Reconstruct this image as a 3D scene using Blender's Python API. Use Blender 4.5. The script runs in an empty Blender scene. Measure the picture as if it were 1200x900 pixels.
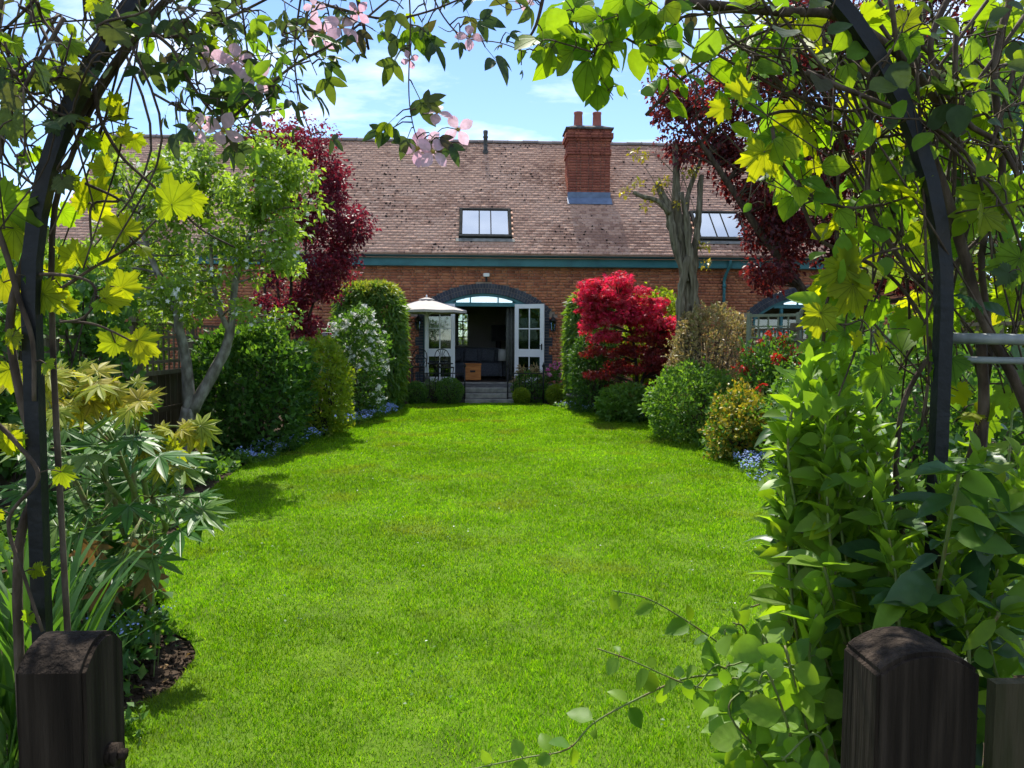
import bpy, bmesh, math, random
import numpy as np
from mathutils import Vector, Matrix, noise

R = math.radians
rng = np.random.default_rng(11)
random.seed(11)
scene = bpy.context.scene
COL = scene.collection

# ------------------------------------------------------------------ camera
EYE = Vector((0, 0, 1.58))
F = 900.0                                   # focal length in pixels of a 1200 px wide picture
cam_data = bpy.data.cameras.new('camera')
cam = bpy.data.objects.new('camera', cam_data)
COL.objects.link(cam)
cam_data.sensor_width = 36.0
cam_data.lens = 36.0 * F / 1200.0
cam_data.clip_start = 0.05
cam_data.clip_end = 3000
PITCH, YAW, ROLL = R(3.5), R(2.6), R(0.27)
CM = Matrix.Rotation(-YAW, 3, 'Z') @ Matrix.Rotation(R(90) - PITCH, 3, 'X') @ Matrix.Rotation(ROLL, 3, 'Z')
cam.matrix_world = Matrix.Translation(EYE) @ CM.to_4x4()
scene.camera = cam

# ------------------------------------------------------------------ sky, sun, exposure
SUN_EL, SUN_AZ = R(58), R(-4)              # azimuth measured from +Y (ahead), negative = left
sun_dir = Vector((math.cos(SUN_EL) * math.sin(SUN_AZ), math.cos(SUN_EL) * math.cos(SUN_AZ), math.sin(SUN_EL)))
world = bpy.data.worlds.new('World')
scene.world = world
world.use_nodes = True
wn, wl = world.node_tree.nodes, world.node_tree.links
wn.clear()
w_out = wn.new('ShaderNodeOutputWorld')
w_bg = wn.new('ShaderNodeBackground')
w_bg.inputs['Strength'].default_value = 0.15
sky = wn.new('ShaderNodeTexSky')
sky.sky_type = 'NISHITA'
sky.sun_disc = False
sky.sun_elevation = SUN_EL
sky.sun_rotation = SUN_AZ
sky.air_density = 1.0
sky.altitude = 2000
sky.dust_density = 0.0
sky.ozone_density = 3.0
tc = wn.new('ShaderNodeTexCoord')
sep = wn.new('ShaderNodeSeparateXYZ')
wl.new(tc.outputs['Generated'], sep.inputs[0])
addz = wn.new('ShaderNodeMath'); addz.operation = 'ADD'; addz.inputs[1].default_value = 0.22
wl.new(sep.outputs['Z'], addz.inputs[0])
mx = wn.new('ShaderNodeMath'); mx.operation = 'MAXIMUM'; mx.inputs[1].default_value = 0.05
wl.new(addz.outputs[0], mx.inputs[0])
dx = wn.new('ShaderNodeMath'); dx.operation = 'DIVIDE'
dy = wn.new('ShaderNodeMath'); dy.operation = 'DIVIDE'
wl.new(sep.outputs['X'], dx.inputs[0]); wl.new(mx.outputs[0], dx.inputs[1])
wl.new(sep.outputs['Y'], dy.inputs[0]); wl.new(mx.outputs[0], dy.inputs[1])
comb = wn.new('ShaderNodeCombineXYZ')
wl.new(dx.outputs[0], comb.inputs[0]); wl.new(dy.outputs[0], comb.inputs[1])
cmap = wn.new('ShaderNodeMapping')
cmap.inputs['Location'].default_value = (0.45, 3.0, 0.3)
cmap.inputs['Rotation'].default_value = (0, 0, R(20))
cmap.inputs['Scale'].default_value = (0.9, 1.6, 1)
wl.new(comb.outputs[0], cmap.inputs[0])
cn = wn.new('ShaderNodeTexNoise')
cn.inputs['Scale'].default_value = 1.5
cn.inputs['Detail'].default_value = 9
cn.inputs['Roughness'].default_value = 0.58
wl.new(cmap.outputs[0], cn.inputs['Vector'])
cr = wn.new('ShaderNodeValToRGB')
cr.color_ramp.elements[0].position = 0.46
cr.color_ramp.elements[0].color = (0, 0, 0, 1)
cr.color_ramp.elements[1].position = 0.74
cr.color_ramp.elements[1].color = (0.85, 0.85, 0.85, 1)
wl.new(cn.outputs['Fac'], cr.inputs[0])
cmix = wn.new('ShaderNodeMixRGB')
cmix.inputs[2].default_value = (8.5, 8.8, 9.2, 1)
wl.new(cr.outputs[0], cmix.inputs[0])
wl.new(sky.outputs[0], cmix.inputs[1])
wl.new(cmix.outputs[0], w_bg.inputs['Color'])
wl.new(w_bg.outputs[0], w_out.inputs['Surface'])

sun_data = bpy.data.lights.new('sun', 'SUN')
sun_data.energy = 5.0
sun_data.angle = R(0.53)
sun_data.color = (1.0, 0.95, 0.86)
sun = bpy.data.objects.new('sun', sun_data)
COL.objects.link(sun)
sun.rotation_euler = (-sun_dir).to_track_quat('-Z', 'Y').to_euler()
sun.location = (-5, 20, 25)

scene.view_settings.view_transform = 'Standard'
scene.view_settings.look = 'None'
scene.view_settings.gamma = 1.0
scene.view_settings.exposure = 0.75
scene.view_settings.use_curve_mapping = False
scene.render.engine = 'CYCLES'
scene.cycles.max_bounces = 5
scene.cycles.diffuse_bounces = 3
scene.cycles.glossy_bounces = 2
scene.cycles.use_adaptive_sampling = True
scene.cycles.adaptive_threshold = 0.025
scene.cycles.transmission_bounces = 4
scene.cycles.transparent_max_bounces = 4
scene.cycles.caustics_reflective = False
scene.cycles.caustics_refractive = False


def at(px, py, Y):
    """world point on the plane y=Y seen at a pixel of the 1200x900 picture"""
    d = CM @ Vector(((px - 600) / F, (450 - py) / F, -1.0))
    return EYE + d * ((Y - EYE.y) / d.y)


# ------------------------------------------------------------------ materials
MATS = {}


def new_mat(name):
    m = bpy.data.materials.new(name)
    m.use_nodes = True
    m.node_tree.nodes.clear()
    MATS[name] = m
    return m, m.node_tree.nodes, m.node_tree.links


def ramp_node(n, cols):
    r = n.new('ShaderNodeValToRGB')
    els = r.color_ramp.elements
    while len(els) > 1:
        els.remove(els[-1])
    els[0].position = 0.0
    els[0].color = (*cols[0], 1)
    for i, c in enumerate(cols[1:], 1):
        e = els.new(i / (len(cols) - 1))
        e.color = (*c, 1)
    return r


def rnd_value(n, l):
    a = n.new('ShaderNodeAttribute'); a.attribute_name = 'rnd'
    oi = n.new('ShaderNodeObjectInfo')
    ad = n.new('ShaderNodeMath'); ad.operation = 'ADD'
    l.new(a.outputs['Fac'], ad.inputs[0]); l.new(oi.outputs['Random'], ad.inputs[1])
    fr = n.new('ShaderNodeMath'); fr.operation = 'FRACT'
    l.new(ad.outputs[0], fr.inputs[0])
    return fr.outputs[0]


def leaf_mat(name, cols, trans=0.42, rough=0.42, spec=0.35, tcol=None, vein=False):
    m, n, l = new_mat(name)
    out = n.new('ShaderNodeOutputMaterial')
    rv = rnd_value(n, l)
    rp = ramp_node(n, cols)
    l.new(rv, rp.inputs[0])
    tx = n.new('ShaderNodeTexCoord')
    nz = n.new('ShaderNodeTexNoise')
    nz.inputs['Scale'].default_value = 9 if not vein else 3.0
    nz.inputs['Detail'].default_value = 3
    l.new(tx.outputs['Object'], nz.inputs['Vector'])
    hsv = n.new('ShaderNodeHueSaturation')
    mr = n.new('ShaderNodeMapRange')
    mr.inputs[1].default_value = 0.25; mr.inputs[2].default_value = 0.75
    mr.inputs[3].default_value = 0.78; mr.inputs[4].default_value = 1.2
    l.new(nz.outputs['Fac'], mr.inputs[0])
    l.new(mr.outputs[0], hsv.inputs['Value'])
    l.new(rp.outputs[0], hsv.inputs['Color'])
    base = hsv.outputs[0]
    p = n.new('ShaderNodeBsdfPrincipled')
    p.inputs['Roughness'].default_value = rough
    p.inputs['Specular IOR Level'].default_value = spec
    l.new(base, p.inputs['Base Color'])
    if vein and vein is not True:          # veins that fan out from the stalk, 'vein' degrees apart
        sx = n.new('ShaderNodeSeparateXYZ'); l.new(tx.outputs['Object'], sx.inputs[0])
        an = n.new('ShaderNodeMath'); an.operation = 'ARCTAN2'
        l.new(sx.outputs['X'], an.inputs[0]); l.new(sx.outputs['Y'], an.inputs[1])
        dv = n.new('ShaderNodeMath'); dv.operation = 'DIVIDE'; dv.inputs[1].default_value = R(vein)
        l.new(an.outputs[0], dv.inputs[0])
        rd = n.new('ShaderNodeMath'); rd.operation = 'ROUND'; l.new(dv.outputs[0], rd.inputs[0])
        sb = n.new('ShaderNodeMath'); sb.operation = 'SUBTRACT'; l.new(dv.outputs[0], sb.inputs[0]); l.new(rd.outputs[0], sb.inputs[1])
        ab = n.new('ShaderNodeMath'); ab.operation = 'ABSOLUTE'; l.new(sb.outputs[0], ab.inputs[0])
        ln = n.new('ShaderNodeVectorMath'); ln.operation = 'LENGTH'; l.new(tx.outputs['Object'], ln.inputs[0])
        ml = n.new('ShaderNodeMath'); ml.operation = 'MULTIPLY'; l.new(ab.outputs[0], ml.inputs[0]); l.new(ln.outputs['Value'], ml.inputs[1])
        vr = n.new('ShaderNodeMapRange'); vr.inputs[1].default_value = 0.012; vr.inputs[2].default_value = 0.045; vr.inputs[3].default_value = 1.0; vr.inputs[4].default_value = 0.0
        l.new(ml.outputs[0], vr.inputs[0])
        vm = n.new('ShaderNodeMixRGB'); vm.blend_type = 'MULTIPLY'; vm.inputs[2].default_value = (0.62, 0.68, 0.7, 1)
        l.new(vr.outputs[0], vm.inputs[0]); l.new(base, vm.inputs[1])
        base = vm.outputs[0]
        l.new(base, p.inputs['Base Color'])
        bp = n.new('ShaderNodeBump'); bp.inputs['Strength'].default_value = 0.4; bp.inputs['Distance'].default_value = 0.01
        bp.invert = True
        l.new(vr.outputs[0], bp.inputs['Height'])
        l.new(bp.outputs[0], p.inputs['Normal'])
    elif vein:
        wv = n.new('ShaderNodeTexWave')
        wv.wave_type = 'BANDS'; wv.bands_direction = 'DIAGONAL'
        wv.inputs['Scale'].default_value = 2.2
        wv.inputs['Distortion'].default_value = 1.0
        sx = n.new('ShaderNodeSeparateXYZ'); l.new(tx.outputs['Object'], sx.inputs[0])
        ab = n.new('ShaderNodeMath'); ab.operation = 'ABSOLUTE'; l.new(sx.outputs['X'], ab.inputs[0])
        ng = n.new('ShaderNodeMath'); ng.operation = 'MULTIPLY'; ng.inputs[1].default_value = -1.0
        l.new(ab.outputs[0], ng.inputs[0])
        cb = n.new('ShaderNodeCombineXYZ'); l.new(ng.outputs[0], cb.inputs[0]); l.new(sx.outputs['Y'], cb.inputs[1])
        l.new(cb.outputs[0], wv.inputs['Vector'])
        bp = n.new('ShaderNodeBump'); bp.inputs['Strength'].default_value = 0.14; bp.inputs['Distance'].default_value = 0.004
        l.new(wv.outputs['Fac'], bp.inputs['Height'])
        l.new(bp.outputs[0], p.inputs['Normal'])
    t = n.new('ShaderNodeBsdfTranslucent')
    tm = n.new('ShaderNodeMixRGB'); tm.blend_type = 'MULTIPLY'; tm.inputs[0].default_value = 1.0
    tm.inputs[2].default_value = (*(tcol or (1.9, 1.75, 0.6)), 1)
    l.new(base, tm.inputs[1])
    l.new(tm.outputs[0], t.inputs['Color'])
    mix = n.new('ShaderNodeMixShader'); mix.inputs[0].default_value = trans
    l.new(p.outputs[0], mix.inputs[1]); l.new(t.outputs[0], mix.inputs[2])
    l.new(mix.outputs[0], out.inputs['Surface'])
    return m


def solid_mat(name, cols, rough=0.7, spec=0.3, scale=6.0, detail=5, bump=0.0, bscale=40, metallic=0.0,
              use_rnd=False, stretch=None, lo=0.3, hi=0.7):
    """noise mottled surface; with use_rnd each piece also shifts along the ramp"""
    m, n, l = new_mat(name)
    out = n.new('ShaderNodeOutputMaterial')
    p = n.new('ShaderNodeBsdfPrincipled')
    tx = n.new('ShaderNodeTexCoord')
    vec = tx.outputs['Object']
    if stretch:
        mp = n.new('ShaderNodeMapping'); mp.inputs['Scale'].default_value = stretch
        l.new(vec, mp.inputs[0]); vec = mp.outputs[0]
    nz = n.new('ShaderNodeTexNoise')
    nz.inputs['Scale'].default_value = scale; nz.inputs['Detail'].default_value = detail
    l.new(vec, nz.inputs['Vector'])
    mr = n.new('ShaderNodeMapRange')
    mr.inputs[1].default_value = lo; mr.inputs[2].default_value = hi
    l.new(nz.outputs['Fac'], mr.inputs[0])
    fac = mr.outputs[0]
    if use_rnd:
        rv = rnd_value(n, l)
        mxn = n.new('ShaderNodeMixRGB'); mxn.inputs[0].default_value = 0.6
        l.new(fac, mxn.inputs[1]); l.new(rv, mxn.inputs[2])
        fac = mxn.outputs[0]
    rp = ramp_node(n, cols)
    l.new(fac, rp.inputs[0])
    l.new(rp.outputs[0], p.inputs['Base Color'])
    p.inputs['Roughness'].default_value = rough
    p.inputs['Specular IOR Level'].default_value = spec
    p.inputs['Metallic'].default_value = metallic
    if bump > 0:
        nb = n.new('ShaderNodeTexNoise'); nb.inputs['Scale'].default_value = bscale; nb.inputs['Detail'].default_value = 6
        l.new(vec, nb.inputs['Vector'])
        bp = n.new('ShaderNodeBump'); bp.inputs['Strength'].default_value = bump; bp.inputs['Distance'].default_value = 0.01
        l.new(nb.outputs['Fac'], bp.inputs['Height']); l.new(bp.outputs[0], p.inputs['Normal'])
    l.new(p.outputs[0], out.inputs['Surface'])
    return m


def glass_mat(name, tint=(0.75, 0.85, 0.85), refl=0.12, rough=0.02):
    m, n, l = new_mat(name)
    out = n.new('ShaderNodeOutputMaterial')
    tr = n.new('ShaderNodeBsdfTransparent'); tr.inputs[0].default_value = (*tint, 1)
    gl = n.new('ShaderNodeBsdfGlossy'); gl.inputs['Roughness'].default_value = rough
    gl.inputs['Color'].default_value = (0.9, 0.95, 1.0, 1)
    fr = n.new('ShaderNodeFresnel'); fr.inputs['IOR'].default_value = 1.5
    ad = n.new('ShaderNodeMath'); ad.operation = 'ADD'; ad.inputs[1].default_value = refl; ad.use_clamp = True
    l.new(fr.outputs[0], ad.inputs[0])
    mix = n.new('ShaderNodeMixShader')
    l.new(ad.outputs[0], mix.inputs[0]); l.new(tr.outputs[0], mix.inputs[1]); l.new(gl.outputs[0], mix.inputs[2])
    l.new(mix.outputs[0], out.inputs['Surface'])
    return m


# foliage
leaf_mat('grape', [(0.20, 0.26, 0.015), (0.28, 0.33, 0.015), (0.16, 0.25, 0.02), (0.32, 0.35, 0.02)], 0.66, 0.5, 0.2, (1.9, 1.65, 0.3), vein=26)
leaf_mat('grape_green', [(0.08, 0.18, 0.015), (0.17, 0.27, 0.015), (0.12, 0.23, 0.02), (0.24, 0.32, 0.02)], 0.6, 0.5, 0.2, (2.0, 1.85, 0.35), vein=26)
leaf_mat('clematis', [(0.035, 0.06, 0.03), (0.05, 0.09, 0.03), (0.05, 0.075, 0.045), (0.10, 0.14, 0.025), (0.06, 0.05, 0.04)], 0.38, 0.5, 0.2, (1.8, 1.8, 0.6), vein=True)
leaf_mat('honeysuckle', [(0.08, 0.18, 0.025), (0.13, 0.25, 0.025), (0.19, 0.30, 0.025), (0.10, 0.20, 0.04)], 0.54, 0.48, 0.25, (1.9, 1.8, 0.4), vein=True)
leaf_mat('laurel_dark', [(0.026, 0.07, 0.02), (0.04, 0.10, 0.024), (0.03, 0.075, 0.032), (0.08, 0.16, 0.03)], 0.32, 0.36, 0.35, (1.9, 2.0, 0.5), vein=True)
leaf_mat('laurel_shoot', [(0.16, 0.29, 0.03), (0.22, 0.35, 0.04), (0.13, 0.25, 0.03)], 0.5, 0.42, 0.3, (1.7, 1.7, 0.45), vein=True)
leaf_mat('fatsia_green', [(0.045, 0.13, 0.025), (0.06, 0.16, 0.03), (0.09, 0.19, 0.04), (0.14, 0.22, 0.05)], 0.38, 0.42, 0.3, (1.9, 1.8, 0.4), vein=37)
leaf_mat('fatsia_gold', [(0.40, 0.40, 0.04), (0.30, 0.36, 0.04), (0.46, 0.42, 0.05), (0.36, 0.30, 0.04)], 0.52, 0.5, 0.2, (1.5, 1.4, 0.3), vein=37)
leaf_mat('apple_leaf', [(0.11, 0.19, 0.04), (0.18, 0.28, 0.05), (0.22, 0.33, 0.06), (0.14, 0.23, 0.08)], 0.52, 0.5, 0.25, (1.7, 1.65, 0.5))
leaf_mat('plum_leaf', [(0.09, 0.016, 0.03), (0.16, 0.02, 0.04), (0.06, 0.018, 0.034), (0.22, 0.035, 0.055)], 0.46, 0.45, 0.3, (2.0, 0.9, 0.9))
leaf_mat('beech_leaf', [(0.065, 0.018, 0.026), (0.10, 0.024, 0.032), (0.15, 0.035, 0.025), (0.055, 0.024, 0.034), (0.20, 0.04, 0.03)], 0.44, 0.45, 0.25, (2.0, 0.8, 0.6))
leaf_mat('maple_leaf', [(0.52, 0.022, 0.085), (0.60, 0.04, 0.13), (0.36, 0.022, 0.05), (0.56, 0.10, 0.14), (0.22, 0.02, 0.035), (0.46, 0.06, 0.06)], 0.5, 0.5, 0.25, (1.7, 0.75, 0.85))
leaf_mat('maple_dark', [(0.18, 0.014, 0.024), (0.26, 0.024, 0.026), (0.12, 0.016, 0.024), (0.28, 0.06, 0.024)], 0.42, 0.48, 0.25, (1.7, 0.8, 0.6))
leaf_mat('camellia_leaf', [(0.035, 0.09, 0.02), (0.05, 0.12, 0.024), (0.08, 0.17, 0.03), (0.03, 0.075, 0.024)], 0.38, 0.48, 0.2, (1.9, 1.9, 0.5))
leaf_mat('bamboo_leaf', [(0.075, 0.16, 0.03), (0.11, 0.21, 0.035), (0.065, 0.14, 0.035), (0.17, 0.26, 0.035)], 0.46, 0.45, 0.25, (1.9, 1.75, 0.45))
leaf_mat('bamboo_sunlit', [(0.22, 0.27, 0.04), (0.27, 0.30, 0.04), (0.18, 0.26, 0.04)], 0.48, 0.45, 0.3, (1.5, 1.4, 0.5))
leaf_mat('lime_leaf', [(0.18, 0.27, 0.025), (0.24, 0.33, 0.03), (0.13, 0.22, 0.03), (0.27, 0.31, 0.03)], 0.5, 0.48, 0.25, (1.7, 1.6, 0.45))
leaf_mat('mid_leaf', [(0.06, 0.145, 0.025), (0.09, 0.19, 0.035), (0.065, 0.15, 0.04), (0.13, 0.23, 0.04)], 0.44, 0.45, 0.25, (1.8, 1.75, 0.45))
leaf_mat('spiraea_leaf', [(0.085, 0.18, 0.03), (0.11, 0.22, 0.035), (0.09, 0.185, 0.045), (0.15, 0.26, 0.045)], 0.46, 0.5, 0.2, (1.8, 1.75, 0.5))
leaf_mat('variegated_leaf', [(0.33, 0.24, 0.12), (0.22, 0.22, 0.07), (0.38, 0.30, 0.16), (0.26, 0.17, 0.09)], 0.35, 0.5, 0.3, (1.4, 1.3, 0.8))
leaf_mat('gold_leaf', [(0.42, 0.33, 0.03), (0.30, 0.28, 0.03), (0.48, 0.38, 0.05), (0.16, 0.20, 0.03)], 0.35, 0.45, 0.35, (1.3, 1.2, 0.5))
leaf_mat('red_leaf', [(0.34, 0.035, 0.02), (0.42, 0.05, 0.03), (0.25, 0.03, 0.025)], 0.4, 0.42, 0.4, (1.6, 0.8, 0.6))
leaf_mat('grass', [(0.10, 0.22, 0.008), (0.14, 0.285, 0.009), (0.185, 0.35, 0.011), (0.27, 0.38, 0.03)], 0.47, 0.6, 0.12, (1.5, 1.65, 0.25))
leaf_mat('strap_leaf', [(0.06, 0.14, 0.03), (0.08, 0.18, 0.03), (0.05, 0.12, 0.03)], 0.42, 0.4, 0.4, (1.7, 1.7, 0.5))
leaf_mat('dry_leaf', [(0.28, 0.17, 0.06), (0.20, 0.10, 0.04)], 0.3, 0.6, 0.2, (1.3, 1.2, 0.8))
leaf_mat('white_petal', [(0.80, 0.80, 0.74), (0.74, 0.76, 0.70), (0.82, 0.80, 0.72)], 0.3, 0.6, 0.2, (1.0, 1.0, 1.0))
leaf_mat('pink_petal', [(0.74, 0.50, 0.60), (0.80, 0.60, 0.68), (0.70, 0.44, 0.55)], 0.5, 0.55, 0.2, (1.15, 1.0, 1.05), vein=True)
leaf_mat('blue_petal', [(0.26, 0.38, 0.78), (0.34, 0.46, 0.82), (0.42, 0.50, 0.80)], 0.3, 0.6, 0.2, (1.0, 1.0, 1.1))
leaf_mat('magenta_petal', [(0.62, 0.04, 0.32), (0.72, 0.16, 0.42), (0.70, 0.40, 0.52)], 0.35, 0.6, 0.2, (1.1, 0.9, 1.0))
solid_mat('stamen', [(0.30, 0.22, 0.05), (0.45, 0.34, 0.08)], 0.8, 0.1, 30)
# wood and bark
solid_mat('bark_grey', [(0.09, 0.078, 0.06), (0.19, 0.17, 0.14), (0.33, 0.31, 0.27)], 0.9, 0.15, 14, 8, 0.7, 60, stretch=(1, 1, 0.5))
solid_mat('bark_dark', [(0.025, 0.018, 0.014), (0.06, 0.043, 0.032), (0.10, 0.075, 0.055)], 0.9, 0.15, 18, 7, 0.6, 60, stretch=(1, 1, 0.35))
solid_mat('bark_green', [(0.07, 0.058, 0.04), (0.15, 0.13, 0.09), (0.25, 0.22, 0.16)], 0.95, 0.1, 7, 10, 1.0, 18, stretch=(3.5, 3.5, 0.35))
solid_mat('vine_cane', [(0.035, 0.024, 0.017), (0.085, 0.06, 0.042), (0.14, 0.105, 0.075)], 0.85, 0.2, 30, 6, 0.5, 120, stretch=(1, 1, 0.4))
solid_mat('green_stem', [(0.10, 0.15, 0.04), (0.16, 0.21, 0.06), (0.16, 0.11, 0.05)], 0.6, 0.3, 25, 3)
solid_mat('fence_wood', [(0.07, 0.055, 0.035), (0.14, 0.115, 0.075), (0.20, 0.18, 0.12)], 0.9, 0.15, 5, 7, 0.4, 50, use_rnd=True, stretch=(3, 3, 0.5))
solid_mat('trellis_wood', [(0.13, 0.145, 0.09), (0.21, 0.225, 0.15), (0.17, 0.18, 0.115)], 0.85, 0.2, 8, 5, 0.3, 50, use_rnd=True)
solid_mat('post_wood', [(0.010, 0.007, 0.005), (0.024, 0.017, 0.012), (0.055, 0.04, 0.029)], 0.9, 0.12, 7, 10, 1.0, 22, stretch=(6, 6, 0.3))
solid_mat('board_wood', [(0.025, 0.025, 0.012), (0.05, 0.046, 0.022), (0.075, 0.06, 0.035)], 0.9, 0.15, 8, 8, 0.6, 40, stretch=(3, 3, 0.4))
solid_mat('black_metal', [(0.004, 0.005, 0.006), (0.009, 0.010, 0.012), (0.02, 0.016, 0.013)], 0.5, 0.3, 12, 8, 0.25, 50)
solid_mat('grey_metal', [(0.16, 0.18, 0.17), (0.24, 0.26, 0.25), (0.30, 0.31, 0.29)], 0.5, 0.5, 25, 5)
# house
solid_mat('brick', [(0.22, 0.075, 0.048), (0.38, 0.135, 0.075), (0.50, 0.19, 0.095), (0.55, 0.25, 0.14)], 0.9, 0.15, 2.5, 6, 0.4, 70, use_rnd=True)
solid_mat('mortar', [(0.26, 0.20, 0.16), (0.38, 0.31, 0.26)], 0.95, 0.1, 8, 5, 0.3, 60)
solid_mat('blue_brick', [(0.022, 0.026, 0.038), (0.045, 0.052, 0.072), (0.075, 0.085, 0.11)], 0.6, 0.3, 4, 5, 0.3, 60, use_rnd=True)
solid_mat('roof_tile', [(0.31, 0.18, 0.135), (0.43, 0.255, 0.185), (0.52, 0.32, 0.235), (0.57, 0.37, 0.28)], 0.9, 0.15, 0.8, 9, 0.3, 60, use_rnd=True)
solid_mat('ridge_tile', [(0.10, 0.09, 0.09), (0.19, 0.16, 0.15), (0.24, 0.21, 0.20)], 0.9, 0.15, 5, 6, 0.3, 60, use_rnd=True)
solid_mat('moss', [(0.018, 0.015, 0.013), (0.04, 0.032, 0.025)], 0.95, 0.1, 20, 4)
solid_mat('chimney_brick', [(0.18, 0.06, 0.045), (0.30, 0.095, 0.065), (0.40, 0.14, 0.085)], 0.9, 0.15, 1.8, 7, 0.4, 60, use_rnd=True)
solid_mat('chimney_pot', [(0.30, 0.10, 0.08), (0.40, 0.14, 0.11)], 0.85, 0.2, 6, 5)
solid_mat('lead', [(0.10, 0.14, 0.22), (0.17, 0.23, 0.34)], 0.5, 0.5, 8, 4)
solid_mat('teal_paint', [(0.02, 0.12, 0.14), (0.03, 0.16, 0.18), (0.04, 0.18, 0.20)], 0.45, 0.4, 3, 5)
solid_mat('teal_dark', [(0.010, 0.045, 0.052), (0.016, 0.065, 0.072)], 0.45, 0.4, 3, 5)
solid_mat('white_paint', [(0.74, 0.75, 0.77), (0.80, 0.80, 0.80)], 0.4, 0.4, 3, 4)
solid_mat('plaster', [(0.42, 0.41, 0.38), (0.5, 0.49, 0.46)], 0.9, 0.1, 2, 3)
solid_mat('dark_floor', [(0.05, 0.035, 0.025), (0.09, 0.06, 0.04)], 0.5, 0.3, 4, 5)
solid_mat('navy_fabric', [(0.10, 0.11, 0.13), (0.17, 0.18, 0.21)], 0.95, 0.1, 30, 3)
solid_mat('orange_wood', [(0.33, 0.11, 0.025), (0.44, 0.16, 0.04), (0.50, 0.20, 0.05)], 0.55, 0.3, 5, 6, stretch=(1, 1, 8))
solid_mat('black_matt', [(0.012, 0.012, 0.013), (0.03, 0.03, 0.032)], 0.7, 0.3, 10, 3)
solid_mat('canvas', [(0.44, 0.40, 0.37), (0.50, 0.46, 0.42)], 0.9, 0.1, 6, 5)
solid_mat('curtain_fabric', [(0.10, 0.105, 0.09), (0.15, 0.155, 0.14)], 0.95, 0.1, 15, 3)
solid_mat('weathered_stone', [(0.14, 0.14, 0.13), (0.24, 0.235, 0.21), (0.32, 0.31, 0.28)], 0.9, 0.15, 6, 8, 0.5, 30)
solid_mat('dark_stone', [(0.05, 0.05, 0.05), (0.10, 0.10, 0.095), (0.15, 0.15, 0.14)], 0.9, 0.15, 10, 7, 0.5, 40)
solid_mat('plaque_grey', [(0.36, 0.38, 0.42), (0.44, 0.46, 0.50)], 0.5, 0.4, 10, 3)
solid_mat('soil', [(0.025, 0.017, 0.011), (0.05, 0.034, 0.022), (0.085, 0.06, 0.042)], 0.95, 0.1, 18, 10, 0.6, 130)
solid_mat('ground_earth', [(0.03, 0.03, 0.014), (0.05, 0.055, 0.02), (0.06, 0.075, 0.025)], 0.95, 0.1, 1.5, 8)
solid_mat('turf', [(0.06, 0.10, 0.012), (0.085, 0.15, 0.012), (0.11, 0.18, 0.015)], 0.95, 0.1, 3, 8, 0.8, 60)
solid_mat('slate_frame', [(0.02, 0.022, 0.022), (0.04, 0.042, 0.04)], 0.95, 0.05, 10, 3)
solid_mat('lamp_white', [(0.75, 0.75, 0.72), (0.8, 0.8, 0.78)], 0.6, 0.3, 5, 2)
glass_mat('glass', (0.55, 0.62, 0.62), 0.05)
glass_mat('sky_glass', (0.25, 0.3, 0.33), 0.62)
# lawn grass: patches of longer, duller and yellower turf
gm = MATS['grass']
n, l = gm.node_tree.nodes, gm.node_tree.links
hs = [x for x in n if x.type == 'HUE_SAT'][0]
rp = [x for x in n if x.type == 'VALTORGB'][0]
tx = [x for x in n if x.type == 'TEX_COORD'][0]
nz2 = n.new('ShaderNodeTexNoise'); nz2.inputs['Scale'].default_value = 1.1; nz2.inputs['Detail'].default_value = 6
l.new(tx.outputs['Object'], nz2.inputs['Vector'])
r2 = n.new('ShaderNodeValToRGB')
r2.color_ramp.elements[0].position = 0.53; r2.color_ramp.elements[0].color = (0, 0, 0, 1)
r2.color_ramp.elements[1].position = 0.70; r2.color_ramp.elements[1].color = (0.75, 0.75, 0.75, 1)
l.new(nz2.outputs['Fac'], r2.inputs[0])
mxg = n.new('ShaderNodeMixRGB'); mxg.inputs[2].default_value = (0.16, 0.15, 0.035, 1)
l.new(r2.outputs[0], mxg.inputs[0]); l.new(rp.outputs[0], mxg.inputs[1])
nz3 = n.new('ShaderNodeTexNoise'); nz3.inputs['Scale'].default_value = 0.55; nz3.inputs['Detail'].default_value = 4
l.new(tx.outputs['Object'], nz3.inputs['Vector'])
r3 = n.new('ShaderNodeMapRange'); r3.inputs[1].default_value = 0.35; r3.inputs[2].default_value = 0.66; r3.inputs[3].default_value = 0.74; r3.inputs[4].default_value = 1.25
l.new(nz3.outputs['Fac'], r3.inputs[0])
vs_ = n.new('ShaderNodeVectorMath'); vs_.operation = 'SCALE'
l.new(mxg.outputs[0], vs_.inputs[0]); l.new(r3.outputs[0], vs_.inputs['Scale'])
l.new(vs_.outputs[0], hs.inputs['Color'])


# ------------------------------------------------------------------ object helpers
def tag(o, label=None, cat=None, group=None, kind=None):
    if label: o['label'] = label
    if cat: o['category'] = cat
    if group: o['group'] = group
    if kind: o['kind'] = kind
    return o


def thing(name, loc, label, cat, group=None):
    o = bpy.data.objects.new(name, None)
    COL.objects.link(o)
    o.location = loc
    o.empty_display_size = 0.1
    return tag(o, label, cat, group)


def link_mesh(name, me, parent=None, mat=None):
    o = bpy.data.objects.new(name, me)
    COL.objects.link(o)
    if mat:
        me.materials.append(MATS[mat])
    if parent:
        o.parent = parent
        if parent.parent is None:           # meshes are written in world coordinates
            o.location = -Vector(parent.location)
    return o


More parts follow.
